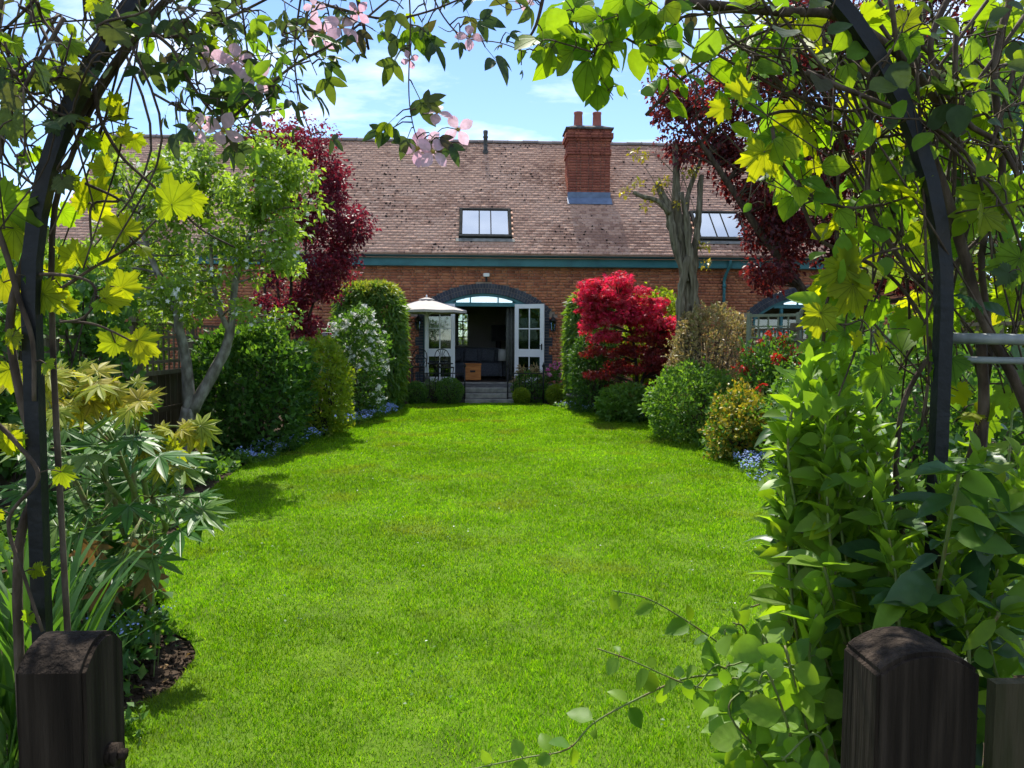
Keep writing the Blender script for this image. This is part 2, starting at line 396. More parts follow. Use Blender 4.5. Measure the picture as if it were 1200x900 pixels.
def np_mesh(name, verts, tris, rnd=None, smooth=False):
    me = bpy.data.meshes.new(name)
    verts = np.ascontiguousarray(verts, dtype=np.float32)
    tris = np.ascontiguousarray(tris, dtype=np.int32)
    me.vertices.add(len(verts))
    me.vertices.foreach_set('co', verts.ravel())
    k = tris.shape[1]
    me.loops.add(tris.size)
    me.loops.foreach_set('vertex_index', tris.ravel())
    me.polygons.add(len(tris))
    me.polygons.foreach_set('loop_start', np.arange(0, tris.size, k, dtype=np.int32))
    if smooth:
        me.polygons.foreach_set('use_smooth', np.ones(len(tris), dtype=bool))
    if rnd is not None:
        a = me.attributes.new('rnd', 'FLOAT', 'POINT')
        a.data.foreach_set('value', np.ascontiguousarray(rnd, dtype=np.float32))
    me.update(calc_edges=True)
    return me


class MB:
    """collects polygons, then links them as one mesh object"""

    def __init__(self):
        self.v, self.f, self.r = [], [], []

    def add(self, verts, faces, rnd=0.0):
        b = len(self.v)
        self.v += [tuple(x) for x in verts]
        self.r += [rnd] * len(verts)
        self.f += [tuple(i + b for i in fc) for fc in faces]

    def box(self, c, s, rot=None, rnd=0.0):
        c = Vector(c)
        h = Vector(s) * 0.5
        vs = []
        for z in (-1, 1):
            for y in (-1, 1):
                for x in (-1, 1):
                    p = Vector((x * h.x, y * h.y, z * h.z))
                    if rot is not None:
                        p = rot @ p
                    vs.append(c + p)
        self.add(vs, [(0, 2, 3, 1), (4, 5, 7, 6), (0, 1, 5, 4), (2, 6, 7, 3), (0, 4, 6, 2), (1, 3, 7, 5)], rnd)

    def prism(self, pts, y0, y1, rnd=0.0):
        """polygon in x,z pushed from y0 to y1"""
        k = len(pts)
        vs = [(p[0], y0, p[1]) for p in pts] + [(p[0], y1, p[1]) for p in pts]
        fs = [tuple(range(k)), tuple(range(2 * k - 1, k - 1, -1))]
        fs += [(i, i + k, (i + 1) % k + k, (i + 1) % k) for i in range(k)]
        self.add(vs, fs, rnd)

    def tube(self, pts, radii, sides=6, cap=True, rnd=0.0, wob=0.0):
        pts = [Vector(p) for p in pts]
        if not hasattr(radii, '__len__'):
            radii = [radii] * len(pts)
        vs, fs = [], []
        u = None
        for i, p in enumerate(pts):
            t = (pts[min(i + 1, len(pts) - 1)] - pts[max(i - 1, 0)])
            if t.length < 1e-9:
                t = Vector((0, 0, 1))
            t.normalize()
            if u is None:
                u = t.orthogonal().normalized()
            u = (u - t * u.dot(t))
            if u.length < 1e-6:
                u = t.orthogonal()
            u.normalize()
            w = t.cross(u)
            for k in range(sides):
                a = 2 * math.pi * k / sides
                rr = radii[i] * (1 + (wob * noise.noise(p * 7 + Vector((k * 1.7, 0, 0))) if wob else 0))
                vs.append(p + (u * math.cos(a) + w * math.sin(a)) * rr)
        for i in range(len(pts) - 1):
            for k in range(sides):
                a, b = i * sides + k, i * sides + (k + 1) % sides
                fs.append((a, b, b + sides, a + sides))
        if cap:
            fs.append(tuple(range(sides - 1, -1, -1)))
            o = (len(pts) - 1) * sides
            fs.append(tuple(o + k for k in range(sides)))
        self.add(vs, fs, rnd)

    def lathe(self, c, prof, sides=16, rnd=0.0):
        """profile of (radius, z) about the vertical through c"""
        c = Vector(c)
        vs, fs = [], []
        for r_, z in prof:
            for k in range(sides):
                a = 2 * math.pi * k / sides
                vs.append(c + Vector((r_ * math.cos(a), r_ * math.sin(a), z)))
        for i in range(len(prof) - 1):
            for k in range(sides):
                a, b = i * sides + k, i * sides + (k + 1) % sides
                fs.append((a, b, b + sides, a + sides))
        fs.append(tuple(range(sides - 1, -1, -1)))
        o = (len(prof) - 1) * sides
        fs.append(tuple(o + k for k in range(sides)))
        self.add(vs, fs, rnd)

    def build(self, name, mat, parent=None, smooth=False):
        me = bpy.data.meshes.new(name)
        me.from_pydata(self.v, [], self.f)
        if any(self.r):
            a = me.attributes.new('rnd', 'FLOAT', 'POINT')
            a.data.foreach_set('value', np.array(self.r, dtype=np.float32))
        if smooth:
            me.polygons.foreach_set('use_smooth', np.ones(len(me.polygons), dtype=bool))
        me.update()
        return link_mesh(name, me, parent, mat)


def bevel_box(name, c, s, mat, parent=None, bev=0.02, seg=2, rot=None):
    bm = bmesh.new()
    bmesh.ops.create_cube(bm, size=1.0)
    bmesh.ops.scale(bm, vec=s, verts=bm.verts)
    if bev:
        bmesh.ops.bevel(bm, geom=bm.edges[:], offset=bev, segments=seg, affect='EDGES', profile=0.6)
    if rot is not None:
        bmesh.ops.rotate(bm, verts=bm.verts, cent=(0, 0, 0), matrix=rot)
    bmesh.ops.translate(bm, vec=c, verts=bm.verts)
    me = bpy.data.meshes.new(name)
    bm.to_mesh(me)
    bm.free()
    return link_mesh(name, me, parent, mat)


def smooth_path(pts, k=5):
    pts = [Vector(p) for p in pts]
    if len(pts) < 3:
        return [pts[0].lerp(pts[-1], i / k) for i in range(k + 1)]
    P = [pts[0] * 2 - pts[1]] + pts + [pts[-1] * 2 - pts[-2]]
    out = []
    for i in range(1, len(P) - 2):
        a, b, c, d = P[i - 1], P[i], P[i + 1], P[i + 2]
        for j in range(k):
            t = j / k
            out.append(0.5 * ((2 * b) + (c - a) * t + (2 * a - 5 * b + 4 * c - d) * t * t + (3 * b - a - 3 * c + d) * t ** 3))
    out.append(pts[-1])
    return out


def boxes_mesh(name, C, H, rnd=None, basis=None, origin=(0, 0, 0), rot=None):
    """many boxes as one numpy mesh; basis maps local axes to the world"""
    C = np.asarray(C, float); H = np.asarray(H, float)
    sg = np.array([[x, y, z] for z in (-1, 1) for y in (-1, 1) for x in (-1, 1)], float)
    loc = sg[None] * H[:, None]
    if rot is not None:
        loc = np.einsum('nij,nkj->nki', rot, loc)
    V = C[:, None] + loc
    V = V.reshape(-1, 3)
    if basis is not None:
        V = V @ np.asarray(basis, float).T
    V = V + np.asarray(origin, float)
    q = np.array([(0, 2, 3, 1), (4, 5, 7, 6), (0, 1, 5, 4), (2, 6, 7, 3), (0, 4, 6, 2), (1, 3, 7, 5)])
    Fq = (q[None] + 8 * np.arange(len(C))[:, None, None]).reshape(-1, 4)
    if rnd is None:
        rnd = rng.random(len(C))
    return np_mesh(name, V, Fq, np.repeat(rnd, 8))


# ------------------------------------------------------------------ leaf templates: length along +Y, face along +Z
def tmpl_simple(w=0.28, fold=0.10, droop=0.12):
    v = np.array([(0, 0, 0), (-w, .42, fold), (0, .45, 0), (w, .42, fold), (0, 1, -droop)], float)
    f = np.array([(0, 2, 1), (0, 3, 2), (1, 2, 4), (2, 3, 4)])
    return v, f


def tmpl_ovate(w=0.3, fold=0.12, droop=0.2, peak=0.4, wave=0.0):
    ts = [0.0, 0.14, 0.32, 0.55, 0.78, 1.0]
    v, f = [], []
    rows = []
    for i, t in enumerate(ts):
        ww = w * (math.sin(math.pi * t ** (math.log(0.5) / math.log(peak))) ** 0.8 if 0 < t < 1 else 0)
        z = -droop * t * t
        if ww == 0:
            rows.append([len(v)]); v.append((0, t, z))
        else:
            b = len(v)
            wv = wave * (1 if i % 2 else -1)
            v += [(-ww, t, z + fold * ww / w + wv), (0, t, z), (ww, t, z + fold * ww / w - wv)]
            rows.append([b, b + 1, b + 2])
    for a, b in zip(rows[:-1], rows[1:]):
        if len(a) == 1:
            f += [(a[0], b[1], b[0]), (a[0], b[2], b[1])]
        elif len(b) == 1:
            f += [(a[0], a[1], b[0]), (a[1], a[2], b[0])]
        else:
            f += [(a[0], a[1], b[1]), (a[0], b[1], b[0]), (a[1], a[2], b[2]), (a[1], b[2], b[1])]
    return np.array(v, float), np.array(f)


def tmpl_polar(keys, samples, teeth=0.05, cup=0.12, seed=0, wave=0.05, fold=0.0):
    """lobed leaf about the end of its stalk; keys = (angle from the tip, radius) for one half"""
    r_ = random.Random(seed)
    ang = [k[0] for k in keys]; rad = [k[1] for k in keys]
    v = [(0, 0, 0)]
    for i in range(samples):
        a = -178 + 356 * i / (samples - 1)
        rr = float(np.interp(abs(a), ang, rad)) * (1 + teeth * (1 if i % 2 else -1)) * (1 + r_.uniform(-.05, .05))
        x, y = rr * math.sin(R(a)), rr * math.cos(R(a))
        v.append((x, y, -cup * rr * rr + fold * abs(x) + wave * math.sin(3 * R(a) + seed) * rr + r_.uniform(-.03, .03)))
    f = [(0, i + 1, i) for i in range(1, samples)]
    V = np.array(v, float)
    return V, np.array([(a, c, b) for a, b, c in f])


GRAPE_KEYS = [(0, 1.0), (14, .80), (26, .64), (40, .78), (52, .90), (66, .70), (80, .56), (96, .66), (110, .68), (130, .52), (150, .50), (168, .34), (180, .06)]
GRAPE = [tmpl_polar(GRAPE_KEYS, 49, 0.09, (.05, .3, .18, .42, .1, .55)[s], s, 0.08, (.1, .35, -.1, .2, .5, .0)[s]) for s in range(6)]
MAPLE3 = [tmpl_polar([(0, 1.0), (20, .62), (32, .45), (48, .68), (62, .62), (90, .42), (130, .42), (165, .28), (180, .08)], 27, .04, .14, s, .06) for s in range(3)]


def tmpl_fatsia(seed):
    r_ = random.Random(seed)
    keys = []
    lob = [0, 37, 74, 112, 146]
    tip = [1.0, .97, .86, .70, .5]
    for i, a in enumerate(lob):
        if i > 0:
            keys.append((a - 12, tip[i] * .64))
        keys.append((a, tip[i]))
        keys.append((a + 12, tip[i] * .62))
        if i < len(lob) - 1:
            keys.append(((a + lob[i + 1]) / 2, .36))
    keys.append((172, .12)); keys.append((180, .05))
    v = [(0, 0, 0)]
    full = [(-a, q) for a, q in reversed(keys) if a > 0 and a < 180] + keys[:-1]
    for a, q in full:
        q *= r_.uniform(.92, 1.08)
        v.append((q * math.sin(R(a)), q * math.cos(R(a)), .1 * (0.3 - q) - .22 * q * q + r_.uniform(-.03, .03)))
    f = [(0, i, i + 1) for i in range(1, len(full))]
    return np.array(v, float), np.array([(a, c, b) for a, b, c in f])


FATSIA = [tmpl_fatsia(s) for s in range(4)]
OVATE = [tmpl_ovate(.30, .10, .18, .38), tmpl_ovate(.34, .06, .30, .42), tmpl_ovate(.27, .16, .10, .40, .02), tmpl_ovate(.31, .22, .45, .44, .02), tmpl_ovate(.29, .04, -.12, .36, .015)]
BROAD = [tmpl_ovate(.40, .08, .15, .42), tmpl_ovate(.36, .14, .28, .45), tmpl_ovate(.42, .10, .05, .40, .02)]
LANCE = [tmpl_ovate(.19, .08, .20, .45), tmpl_ovate(.22, .12, .35, .48), tmpl_ovate(.17, .06, .05, .42), tmpl_ovate(.24, .20, .55, .45, .015), tmpl_ovate(.20, .02, -.15, .5, .02)]


def tmpl_trifoliate(seed):
    r_ = random.Random(seed)
    V, Fa = [], []
    for a, s, y0 in ((0, .62, .38), (58, .52, .34), (-58, .52, .34)):
        v, f = tmpl_ovate(.23, .08, r_.uniform(.1, .4), .42)
        # three teeth near the tip
        v = v * s
        c, q = math.cos(R(-a)), math.sin(R(-a))
        v = np.stack([v[:, 0] * c - v[:, 1] * q, v[:, 0] * q + v[:, 1] * c + y0, v[:, 2] + r_.uniform(-.04, .04)], 1)
        Fa.append(f + sum(len(x) for x in V)); V.append(v)
    V.append(np.array([(-.012, 0, 0), (.012, 0, 0), (.012, .38, 0), (-.012, .38, 0)]))
    b = sum(len(x) for x in V[:-1])
    Fa.append(np.array([(b, b + 1, b + 2), (b, b + 2, b + 3)]))
    return np.concatenate(V), np.concatenate(Fa)


TRIF = [tmpl_trifoliate(s) for s in range(4)]


def norm(a):
    return a / np.maximum(np.linalg.norm(a, axis=-1, keepdims=True), 1e-9)


def frames(axis, normal):
    y = norm(axis)
    z = norm(normal - y * np.sum(normal * y, -1, keepdims=True))
    x = np.cross(y, z)
    return np.stack([x, y, z], -1)


def leaves_mesh(name, tm, pos, axis, normal, size, rnd=None):
    v, f = tm
    N = len(pos)
    M = frames(axis, normal)
    V = np.einsum('nij,kj->nki', M, v) * np.asarray(size)[:, None, None] + np.asarray(pos)[:, None]
    T = (f[None] + len(v) * np.arange(N)[:, None, None]).reshape(-1, 3)
    if rnd is None:
        rnd = rng.random(N)
    return np_mesh(name, V.reshape(-1, 3), T, np.repeat(rnd, len(v)))


def rdirs(n):
    return norm(rng.normal(size=(n, 3)))


# ------------------------------------------------------------------ large structure: ground, lawn, beds
def sheet(name, poly, z, mat, sub=None):
    me = bpy.data.meshes.new(name)
    me.from_pydata([(x, y, z) for x, y in poly], [], [tuple(range(len(poly)))])
    me.update()
    return link_mesh(name, me, None, mat)


g = sheet('ground', [(-600, -300), (600, -300), (600, 900), (-600, 900)], -0.02, 'ground_earth')
tag(g, kind='structure')

LAWN_CTRL_L = [(-1.15, 0.6), (-1.25, 2.2), (-1.46, 3.0), (-1.36, 3.45), (-1.42, 3.85), (-1.75, 4.25), (-2.15, 5.2), (-2.6, 7.0), (-2.8, 9.0),
               (-2.7, 11.0), (-2.35, 14.0), (-1.95, 16.3), (-1.5, 18.0)]
LAWN_CTRL_R = [(1.55, 18.0), (1.8, 17.0), (2.4, 16.0), (3.05, 14.8), (3.4, 13.4), (3.45, 11.0), (3.3, 8.7), (2.9, 6.0), (2.2, 3.6), (1.3, 2.2), (1.15, 0.6)]
pl = [(p.x, p.y) for p in smooth_path([(x, y, 0) for x, y in LAWN_CTRL_L], 6)]
pr = [(p.x, p.y) for p in smooth_path([(x, y, 0) for x, y in LAWN_CTRL_R], 6)]
LAWN = pl + pr
LAWN = [(x + .05 * noise.noise(Vector((x * 3, y * 3, 0))), y) for x, y in LAWN]
lawn = sheet('lawn', LAWN, 0.012, 'turf')
tag(lawn, kind='structure')


bed_l = sheet('flower_bed', [(-4.4, 0.6)] + [(x - .0, y) for x, y in pl] + [(-1.5, 18.6), (-4.4, 18.6)], 0.002, 'soil')
tag(bed_l, kind='structure')
bed_r = sheet('flower_bed', pr[:] + [(4.7, 0.6), (4.7, 18.6), (1.55, 18.6)], 0.002, 'soil')
tag(bed_r, kind='structure')
def in_poly(P, poly):
    x, y = P[:, 0], P[:, 1]
    ins = np.zeros(len(P), bool)
    j = len(poly) - 1
    for i in range(len(poly)):
        xi, yi = poly[i]; xj, yj = poly[j]
        c = ((yi > y) != (yj > y)) & (x < (xj - xi) * (y - yi) / (yj - yi + 1e-12) + xi)
        ins ^= c
        j = i
    return ins


# clods and crumbs of soil on the open corner of the bed
N = 2600
cp = np.stack([rng.uniform(-2.1, -1.2, N), rng.uniform(2.9, 4.5, N), np.full(N, 0.008)], 1)
cp = cp[~in_poly(cp, LAWN)]; N = len(cp)
cs = rng.exponential(.003, N) + .002
cm = boxes_mesh('soil_clods', cp, np.stack([cs, cs * rng.uniform(.6, 1.2, N), cs * .6], 1), rot=frames(rdirs(N), rdirs(N)))
o = link_mesh('soil_clods', cm, bed_l, 'soil'); o.location = (0, 0, 0)
tag(o, kind='stuff')


def make_grass():
    P = []
    for y0 in np.arange(2.2, 18.0, 0.4):
        d = 16500 * (3.0 / max(y0, 3.0)) ** 1.15
        nn = int(d * 0.4 * 6.6)
        P.append(np.stack([rng.uniform(-3.0, 3.6, nn), rng.uniform(y0, y0 + .4, nn)], 1))
    P = np.concatenate(P)
    vis = (np.abs(P[:, 0] - .05 * P[:, 1]) < .80 * P[:, 1])
    P = P[vis]
    P = P[in_poly(P, LAWN)]
    N = len(P)
    Y = P[:, 1]
    tuft = np.array([noise.noise(Vector((x * 2.2, y * 2.2, 3.1))) + .6 * noise.noise(Vector((x * 9, y * 9, 7))) for x, y in P])
    h = np.maximum(0.016 + 0.012 * tuft + rng.uniform(-.006, .014, N), .006) * (1 + .025 * Y)
    w = .0016 * (np.maximum(Y, 3) / 3) ** .85 * rng.uniform(.7, 1.3, N)
    a = rng.uniform(0, 2 * math.pi, N)
    lean = rng.uniform(.15, 1.0, N) * h
    la = rng.uniform(0, 2 * math.pi, N)
    sx, sy = np.cos(a) * w, np.sin(a) * w
    lx, ly = np.cos(la) * lean, np.sin(la) * lean
    z0 = 0.008
    V = np.zeros((N, 5, 3))
    V[:, 0] = np.stack([P[:, 0] - sx, P[:, 1] - sy, np.full(N, z0)], 1)
    V[:, 1] = np.stack([P[:, 0] + sx, P[:, 1] + sy, np.full(N, z0)], 1)
    V[:, 2] = np.stack([P[:, 0] - sx * .8 + lx * .35, P[:, 1] - sy * .8 + ly * .35, z0 + h * .6], 1)
    V[:, 3] = np.stack([P[:, 0] + sx * .8 + lx * .35, P[:, 1] + sy * .8 + ly * .35, z0 + h * .6], 1)
    V[:, 4] = np.stack([P[:, 0] + lx, P[:, 1] + ly, z0 + h], 1)
    f = np.array([(0, 1, 3), (0, 3, 2), (2, 3, 4)])
    T = (f[None] + 5 * np.arange(N)[:, None, None]).reshape(-1, 3)
    rv = np.clip(rng.normal(.42, .27, N) + .22 * tuft, 0, .999)
    me = np_mesh('grass', V.reshape(-1, 3), T, np.repeat(rv, 5))
    o = link_mesh('grass', me, None, 'grass')
    tag(o, 'short bright green mown grass covering the lawn', 'grass', kind='stuff')
    return N


NGRASS = make_grass()

# clover and petals scattered through the turf
N = 9000
cq = np.stack([rng.uniform(-2.8, 3.4, N), rng.uniform(2.6, 13, N)], 1)
dn = np.array([noise.noise(Vector((x * 1.7, y * 1.7, 21))) for x, y in cq])
cq = cq[(dn > .22) & in_poly(cq, LAWN)]
N = len(cq)
cl_ax = norm(np.concatenate([rng.normal(size=(N, 2)), rng.uniform(.0, .6, (N, 1))], 1))
cl_nm = norm(rng.normal(size=(N, 3)) * .35 + np.array([0, 0, 1.]))
o = link_mesh('clover', leaves_mesh('clover', tmpl_simple(.42, .08, .1), np.concatenate([cq, rng.uniform(.018, .04, (N, 1))], 1), cl_ax, cl_nm, rng.uniform(.010, .022, N)), None, None)
o.data.materials.append(MATS['mid_leaf'])
tag(o, 'scattered clover leaves growing through the lawn', 'clover', kind='stuff')

N = 45
pq = np.stack([rng.uniform(-2.4, 3.2, N), rng.uniform(2.7, 12, N)], 1)
pq = pq[in_poly(pq, LAWN)]
N = len(pq)
o = link_mesh('fallen_petals', leaves_mesh('fallen_petals', tmpl_simple(.4, .1, .15), np.concatenate([pq, rng.uniform(.03, .045, (N, 1))], 1), norm(np.concatenate([rng.normal(size=(N, 2)), np.full((N, 1), .1)], 1)), norm(rng.normal(size=(N, 3)) * .4 + np.array([0, 0, 1.])), rng.uniform(.010, .020, N)), None, 'white_petal')
tag(o, 'small pale fallen petals scattered on the lawn', 'petals', kind='stuff')
N = 160
pq = np.stack([rng.uniform(-2.1, -1.2, N), rng.uniform(2.9, 4.5, N)], 1)
pq = pq[~in_poly(pq, LAWN)]
N = len(pq)
o = link_mesh('leaf_litter', leaves_mesh('leaf_litter', tmpl_simple(.3, .2, .3), np.concatenate([pq, rng.uniform(.01, .03, (N, 1))], 1), norm(np.concatenate([rng.normal(size=(N, 2)), np.full((N, 1), .15)], 1)), norm(rng.normal(size=(N, 3)) * .5 + np.array([0, 0, 1.])), rng.uniform(.012, .04, N)), bed_l, 'dry_leaf')
o.location = (0, 0, 0)
tag(o, kind='stuff')

# ------------------------------------------------------------------ the house
WY = 20.0                                  # front wall
XC = 0.18                                  # middle of the garden doors
FLOOR = 0.40
EY, EZ = 19.7, 3.68                        # eaves edge
PHI = R(43)
RY, RZ = EY + 4.07, EZ + 4.07 * math.tan(PHI)
X0, X1 = -10.9, 13.5
A_HALF, SPR, RISE = 1.58, 2.10, 0.61
AR = (A_HALF ** 2 + RISE ** 2) / (2 * RISE)
ACZ = SPR + RISE - AR                      # height of the arch's centre
RING = 0.25
XA = [XC, XC + 8.66]                       # two arched bays

house = thing('brick_house', (0, WY, 0), 'long red brick house with clay tiled roof at the far end of the lawn', 'house')


def half_open(z, extra=0.0):
    """half width of an arched opening (plus its brick edge) at height z"""
    r_ = AR + extra
    lim = A_HALF + (extra * .75 if extra else 0)
    dz = z - ACZ
    if z <= SPR:
        return lim
    if dz >= r_:
        return 0.0
    return min(lim + 0.0 if z < SPR else 9, math.sqrt(r_ * r_ - dz * dz)) if extra == 0 else math.sqrt(max(r_ * r_ - dz * dz, 0))


def spans(z, extra):
    """solid x-ranges of the wall at height z"""
    cuts = []
    for xa in XA:
        h = half_open(z, extra)
        if h > 0:
            cuts.append((xa - h, xa + h))
    cuts.sort()
    out, x = [], X0
    for a, b in cuts:
        out.append((x, a)); x = b
    out.append((x, X1))
    return out


TOPZ = 3.62
mb = MB()
zz = 0.0
while zz < TOPZ:
    z1 = min(zz + .075, TOPZ)
    for a, b in spans(zz + .0375, 0.03 if zz > SPR - .05 else 0.0):
        mb.box(((a + b) / 2, WY + .16, (zz + z1) / 2), (b - a, .30, z1 - zz))
    zz = z1
wall = mb.build('wall', 'mortar', house)

BC, BH = [], []
for row in range(int(TOPZ / .075)):
    z = row * .075 + .0325
    ext = RING + .005 if z > SPR + .02 else (.20 if (row // 3) % 2 == 0 else .11) / .75
    for a, b in spans(z, ext):
        # flemish bond: stretcher, header, stretcher...
        x = a - ((row % 2) * .16) - .11
        k = row % 2
        while x < b:
            L = .215 if k % 2 == 0 else .1025
            xa, xb = max(x, a), min(x + L, b)
            if xb - xa > .03:
                BC.append(((xa + xb) / 2, WY + .003 + random.uniform(-.002, .002), z))
                BH.append(((xb - xa) / 2, .012, .0325))
            x += L + .01
            k += 1
o = link_mesh('bricks', boxes_mesh('bricks', BC, BH), wall, 'brick')
o.location = (0, 0, 0)
tag(o, 'orange red bricks of the house front', kind='stuff')

# blue brick arches: each brick a piece of its own, in two rings
TH = math.asin(A_HALF / AR)
for bay, xa in enumerate(XA[:2]):
    arch = MB()
    # recessed mortar backing of the arch and its jambs
    K = 40
    pin = [(xa + (AR + .004) * math.sin(-TH + 2 * TH * i / K), ACZ + (AR + .004) * math.cos(-TH + 2 * TH * i / K)) for i in range(K + 1)]
    pout = [(xa + (AR + RING) * math.sin(-TH + 2 * TH * i / K), ACZ + (AR + RING) * math.cos(-TH + 2 * TH * i / K)) for i in range(K + 1)]
    for i in range(K):
        arch.prism([pin[i], pin[i + 1], pout[i + 1], pout[i]], WY - .004, WY + .22)
    ao = arch.build('brick_arch', 'mortar', house)
    ao['label'] = 'dark blue brick arch over the garden doors' if bay == 0 else 'dark blue brick arch over the teal window bay'
    for r0, r1, cnt in ((AR + .002, AR + .120, 46), (AR + .130, AR + .248, 49)):
        for i in range(cnt):
            t0 = -TH + 2 * TH * (i + .06) / cnt
            t1 = -TH + 2 * TH * (i + .94) / cnt
            b = MB()
            b.prism([(xa + r0 * math.sin(t0), ACZ + r0 * math.cos(t0)), (xa + r0 * math.sin(t1), ACZ + r0 * math.cos(t1)),
                     (xa + r1 * math.sin(t1), ACZ + r1 * math.cos(t1)), (xa + r1 * math.sin(t0), ACZ + r1 * math.cos(t0))],
                    WY - .014 - random.uniform(0, .004), WY + .10)
            b.build('brick', 'blue_brick', ao).location = (0, 0, 0)
    # toothed jambs
    for s in (-1, 1):
        for row in range(int(SPR / .075) + 2):
            wv = .20 if (row // 3) % 2 == 0 else .11
            z = row * .075 + .0325
            if z < .30:
                continue
            b = MB()
            b.box((xa + s * (A_HALF + wv / 2), WY + .04, z), (wv, .10, .065))
            b.build('brick', 'blue_brick', ao).location = (0, 0, 0)

# roof: two slopes of decking, plain tiles on the garden side, ridge tiles
ux, uv, uw = np.array((1, 0, 0.)), np.array((0, math.cos(PHI), math.sin(PHI))), np.array((0, -math.sin(PHI), math.cos(PHI)))
RB = np.stack([ux, uv, uw], 1)
SL = 4.07 / math.cos(PHI)
mb = MB()
BYK = 2 * RY - EY
for (ya, za, yb, zb) in ((EY, EZ, RY, RZ), (RY, RZ, BYK, EZ)):
    mb.add([(X0, ya, za), (X1, ya, za), (X1, yb, zb), (X0, yb, zb), (X0, ya, za - .1), (X1, ya, za - .1), (X1, yb, zb - .1), (X0, yb, zb - .1)],
           [(0, 1, 2, 3), (7, 6, 5, 4), (0, 4, 5, 1), (1, 5, 6, 2), (2, 6, 7, 3), (3, 7, 4, 0)])
roof = mb.build('roof', 'roof_tile', house)
gauge, tw = 0.122, 0.168
SKY_X = [(-.48, .89), (5.8, 7.15)]
SK_V = (.68, 1.92)
TCc, THh, TR = [], [], []
for r_ in range(int(SL / gauge) + 1):
    v = r_ * gauge
    lift = .016
    x = X0 + (r_ % 2) * tw / 2
    while x < X1:
        skip = any(a < x + tw / 2 < b and SK_V[0] - .02 < v + .06 < SK_V[1] + .02 for a, b in SKY_X)
        if not skip:
            TCc.append((x + tw / 2, v + .075 + random.uniform(-.004, .004), lift + random.uniform(0, .006)))
            THh.append((tw / 2 - .0012, .092, .0085))
            tv = .46 + .24 * noise.noise(Vector((x * .5, v * .7, 2.0))) + random.gauss(0, .07)
            TR.append(min(max(tv, 0), .999))
        x += tw
NT = len(TCc)
tilt = np.zeros((NT, 3, 3))
ta = -.075 + rng.normal(0, .012, NT)
tz = rng.normal(0, .012, NT)
tilt[:, 0, 0] = np.cos(tz); tilt[:, 0, 1] = -np.sin(tz)
tilt[:, 1, 0] = np.sin(tz) * np.cos(ta); tilt[:, 1, 1] = np.cos(tz) * np.cos(ta); tilt[:, 1, 2] = -np.sin(ta)
tilt[:, 2, 0] = np.sin(tz) * np.sin(ta); tilt[:, 2, 1] = np.cos(tz) * np.sin(ta); tilt[:, 2, 2] = np.cos(ta)
o = link_mesh('roof_tiles', boxes_mesh('roof_tiles', TCc, THh, np.array(TR), RB, (0, EY, EZ), tilt), roof, 'roof_tile')
o.location = (0, 0, 0)
tag(o, 'rows of weathered clay plain tiles', kind='stuff')
# dark moss lumps between the tiles
MC, MH = [], []
tries = 0
while len(MC) < 750 and tries < 60000:
    tries += 1
    x, v = random.uniform(-7, 10), random.uniform(.1, SL - .1)
    d = noise.noise(Vector((x * .55, v * .8, 9.0))) + .25
    if random.random() > max(d, .06) * 1.3:
        continue
    if any(a - .1 < x < b + .1 and SK_V[0] - .1 < v < SK_V[1] + .1 for a, b in SKY_X):
        continue
    s = random.uniform(.008, .026) * (1.5 if random.random() < .1 else 1)
    MC.append((x, round(v / gauge) * gauge - .012, .03)); MH.append((s * random.uniform(.8, 1.5), s * .7, s * .6))
o = link_mesh('moss', boxes_mesh('moss', MC, MH, None, RB, (0, EY, EZ), frames(rdirs(len(MC)), rdirs(len(MC)))), roof, 'moss')
o.location = (0, 0, 0)
tag(o, 'dark lumps of moss scattered over the roof tiles', kind='stuff')
# ridge tiles
rt = None
x = X0
while x < X1:
    if rt is None:
        mb = MB()
        K = 8
        prof = [(.135 * math.cos(math.pi * i / K), .115 * math.sin(math.pi * i / K)) for i in range(K + 1)]
        vs = [(0, a, b) for a, b in prof] + [(.44, a, b) for a, b in prof] + [(.44, a * 1.12, b * 1.12) for a, b in prof] + [(.45, a * 1.12, b * 1.12) for a, b in prof]
        fs = []
        for s_ in range(3):
            o_ = s_ * (K + 1)
            fs += [(o_ + i, o_ + i + 1, o_ + i + K + 2, o_ + i + K + 1) for i in range(K)]
        mb.add(vs, fs)
        rt = mb.build('ridge_tile', 'ridge_tile', roof)
        t = rt
    else:
        t = rt.copy(); COL.objects.link(t)
    t.location = (x, RY, RZ - .035 + random.uniform(-.008, .008))
    x += .455

# gables close the ends
for gx in (X0 + .25, X1 - .25):
    mb = MB()
    mb.add([(gx - .12, WY + .02, 0), (gx - .12, BYK - .3, 0), (gx - .12, BYK - .3, EZ - .1), (gx - .12, RY, RZ - .22), (gx - .12, WY + .02, EZ - .02),
            (gx + .12, WY + .02, 0), (gx + .12, BYK - .3, 0), (gx + .12, BYK - .3, EZ - .1), (gx + .12, RY, RZ - .22), (gx + .12, WY + .02, EZ - .02)],
           [(0, 1, 2, 3, 4), (9, 8, 7, 6, 5), (0, 5, 6, 1), (1, 6, 7, 2), (2, 7, 8, 3), (3, 8, 9, 4), (4, 9, 5, 0)])
    mb.build('gable_wall', 'brick', house)
mb = MB()
mb.box(((X0 + XC - 3.9) / 2, BYK - .4, EZ / 2 - .1), (XC - 3.9 - X0 - .8, .2, EZ - .2))
mb.build('back_wall', 'brick', house)
mb = MB()
mb.box(((X1 + XC + 3.9) / 2, 23.4, EZ / 2 - .1), (X1 - XC - 3.9 - .8, .2, EZ - .2))
mb.build('inner_wall', 'plaster', house)

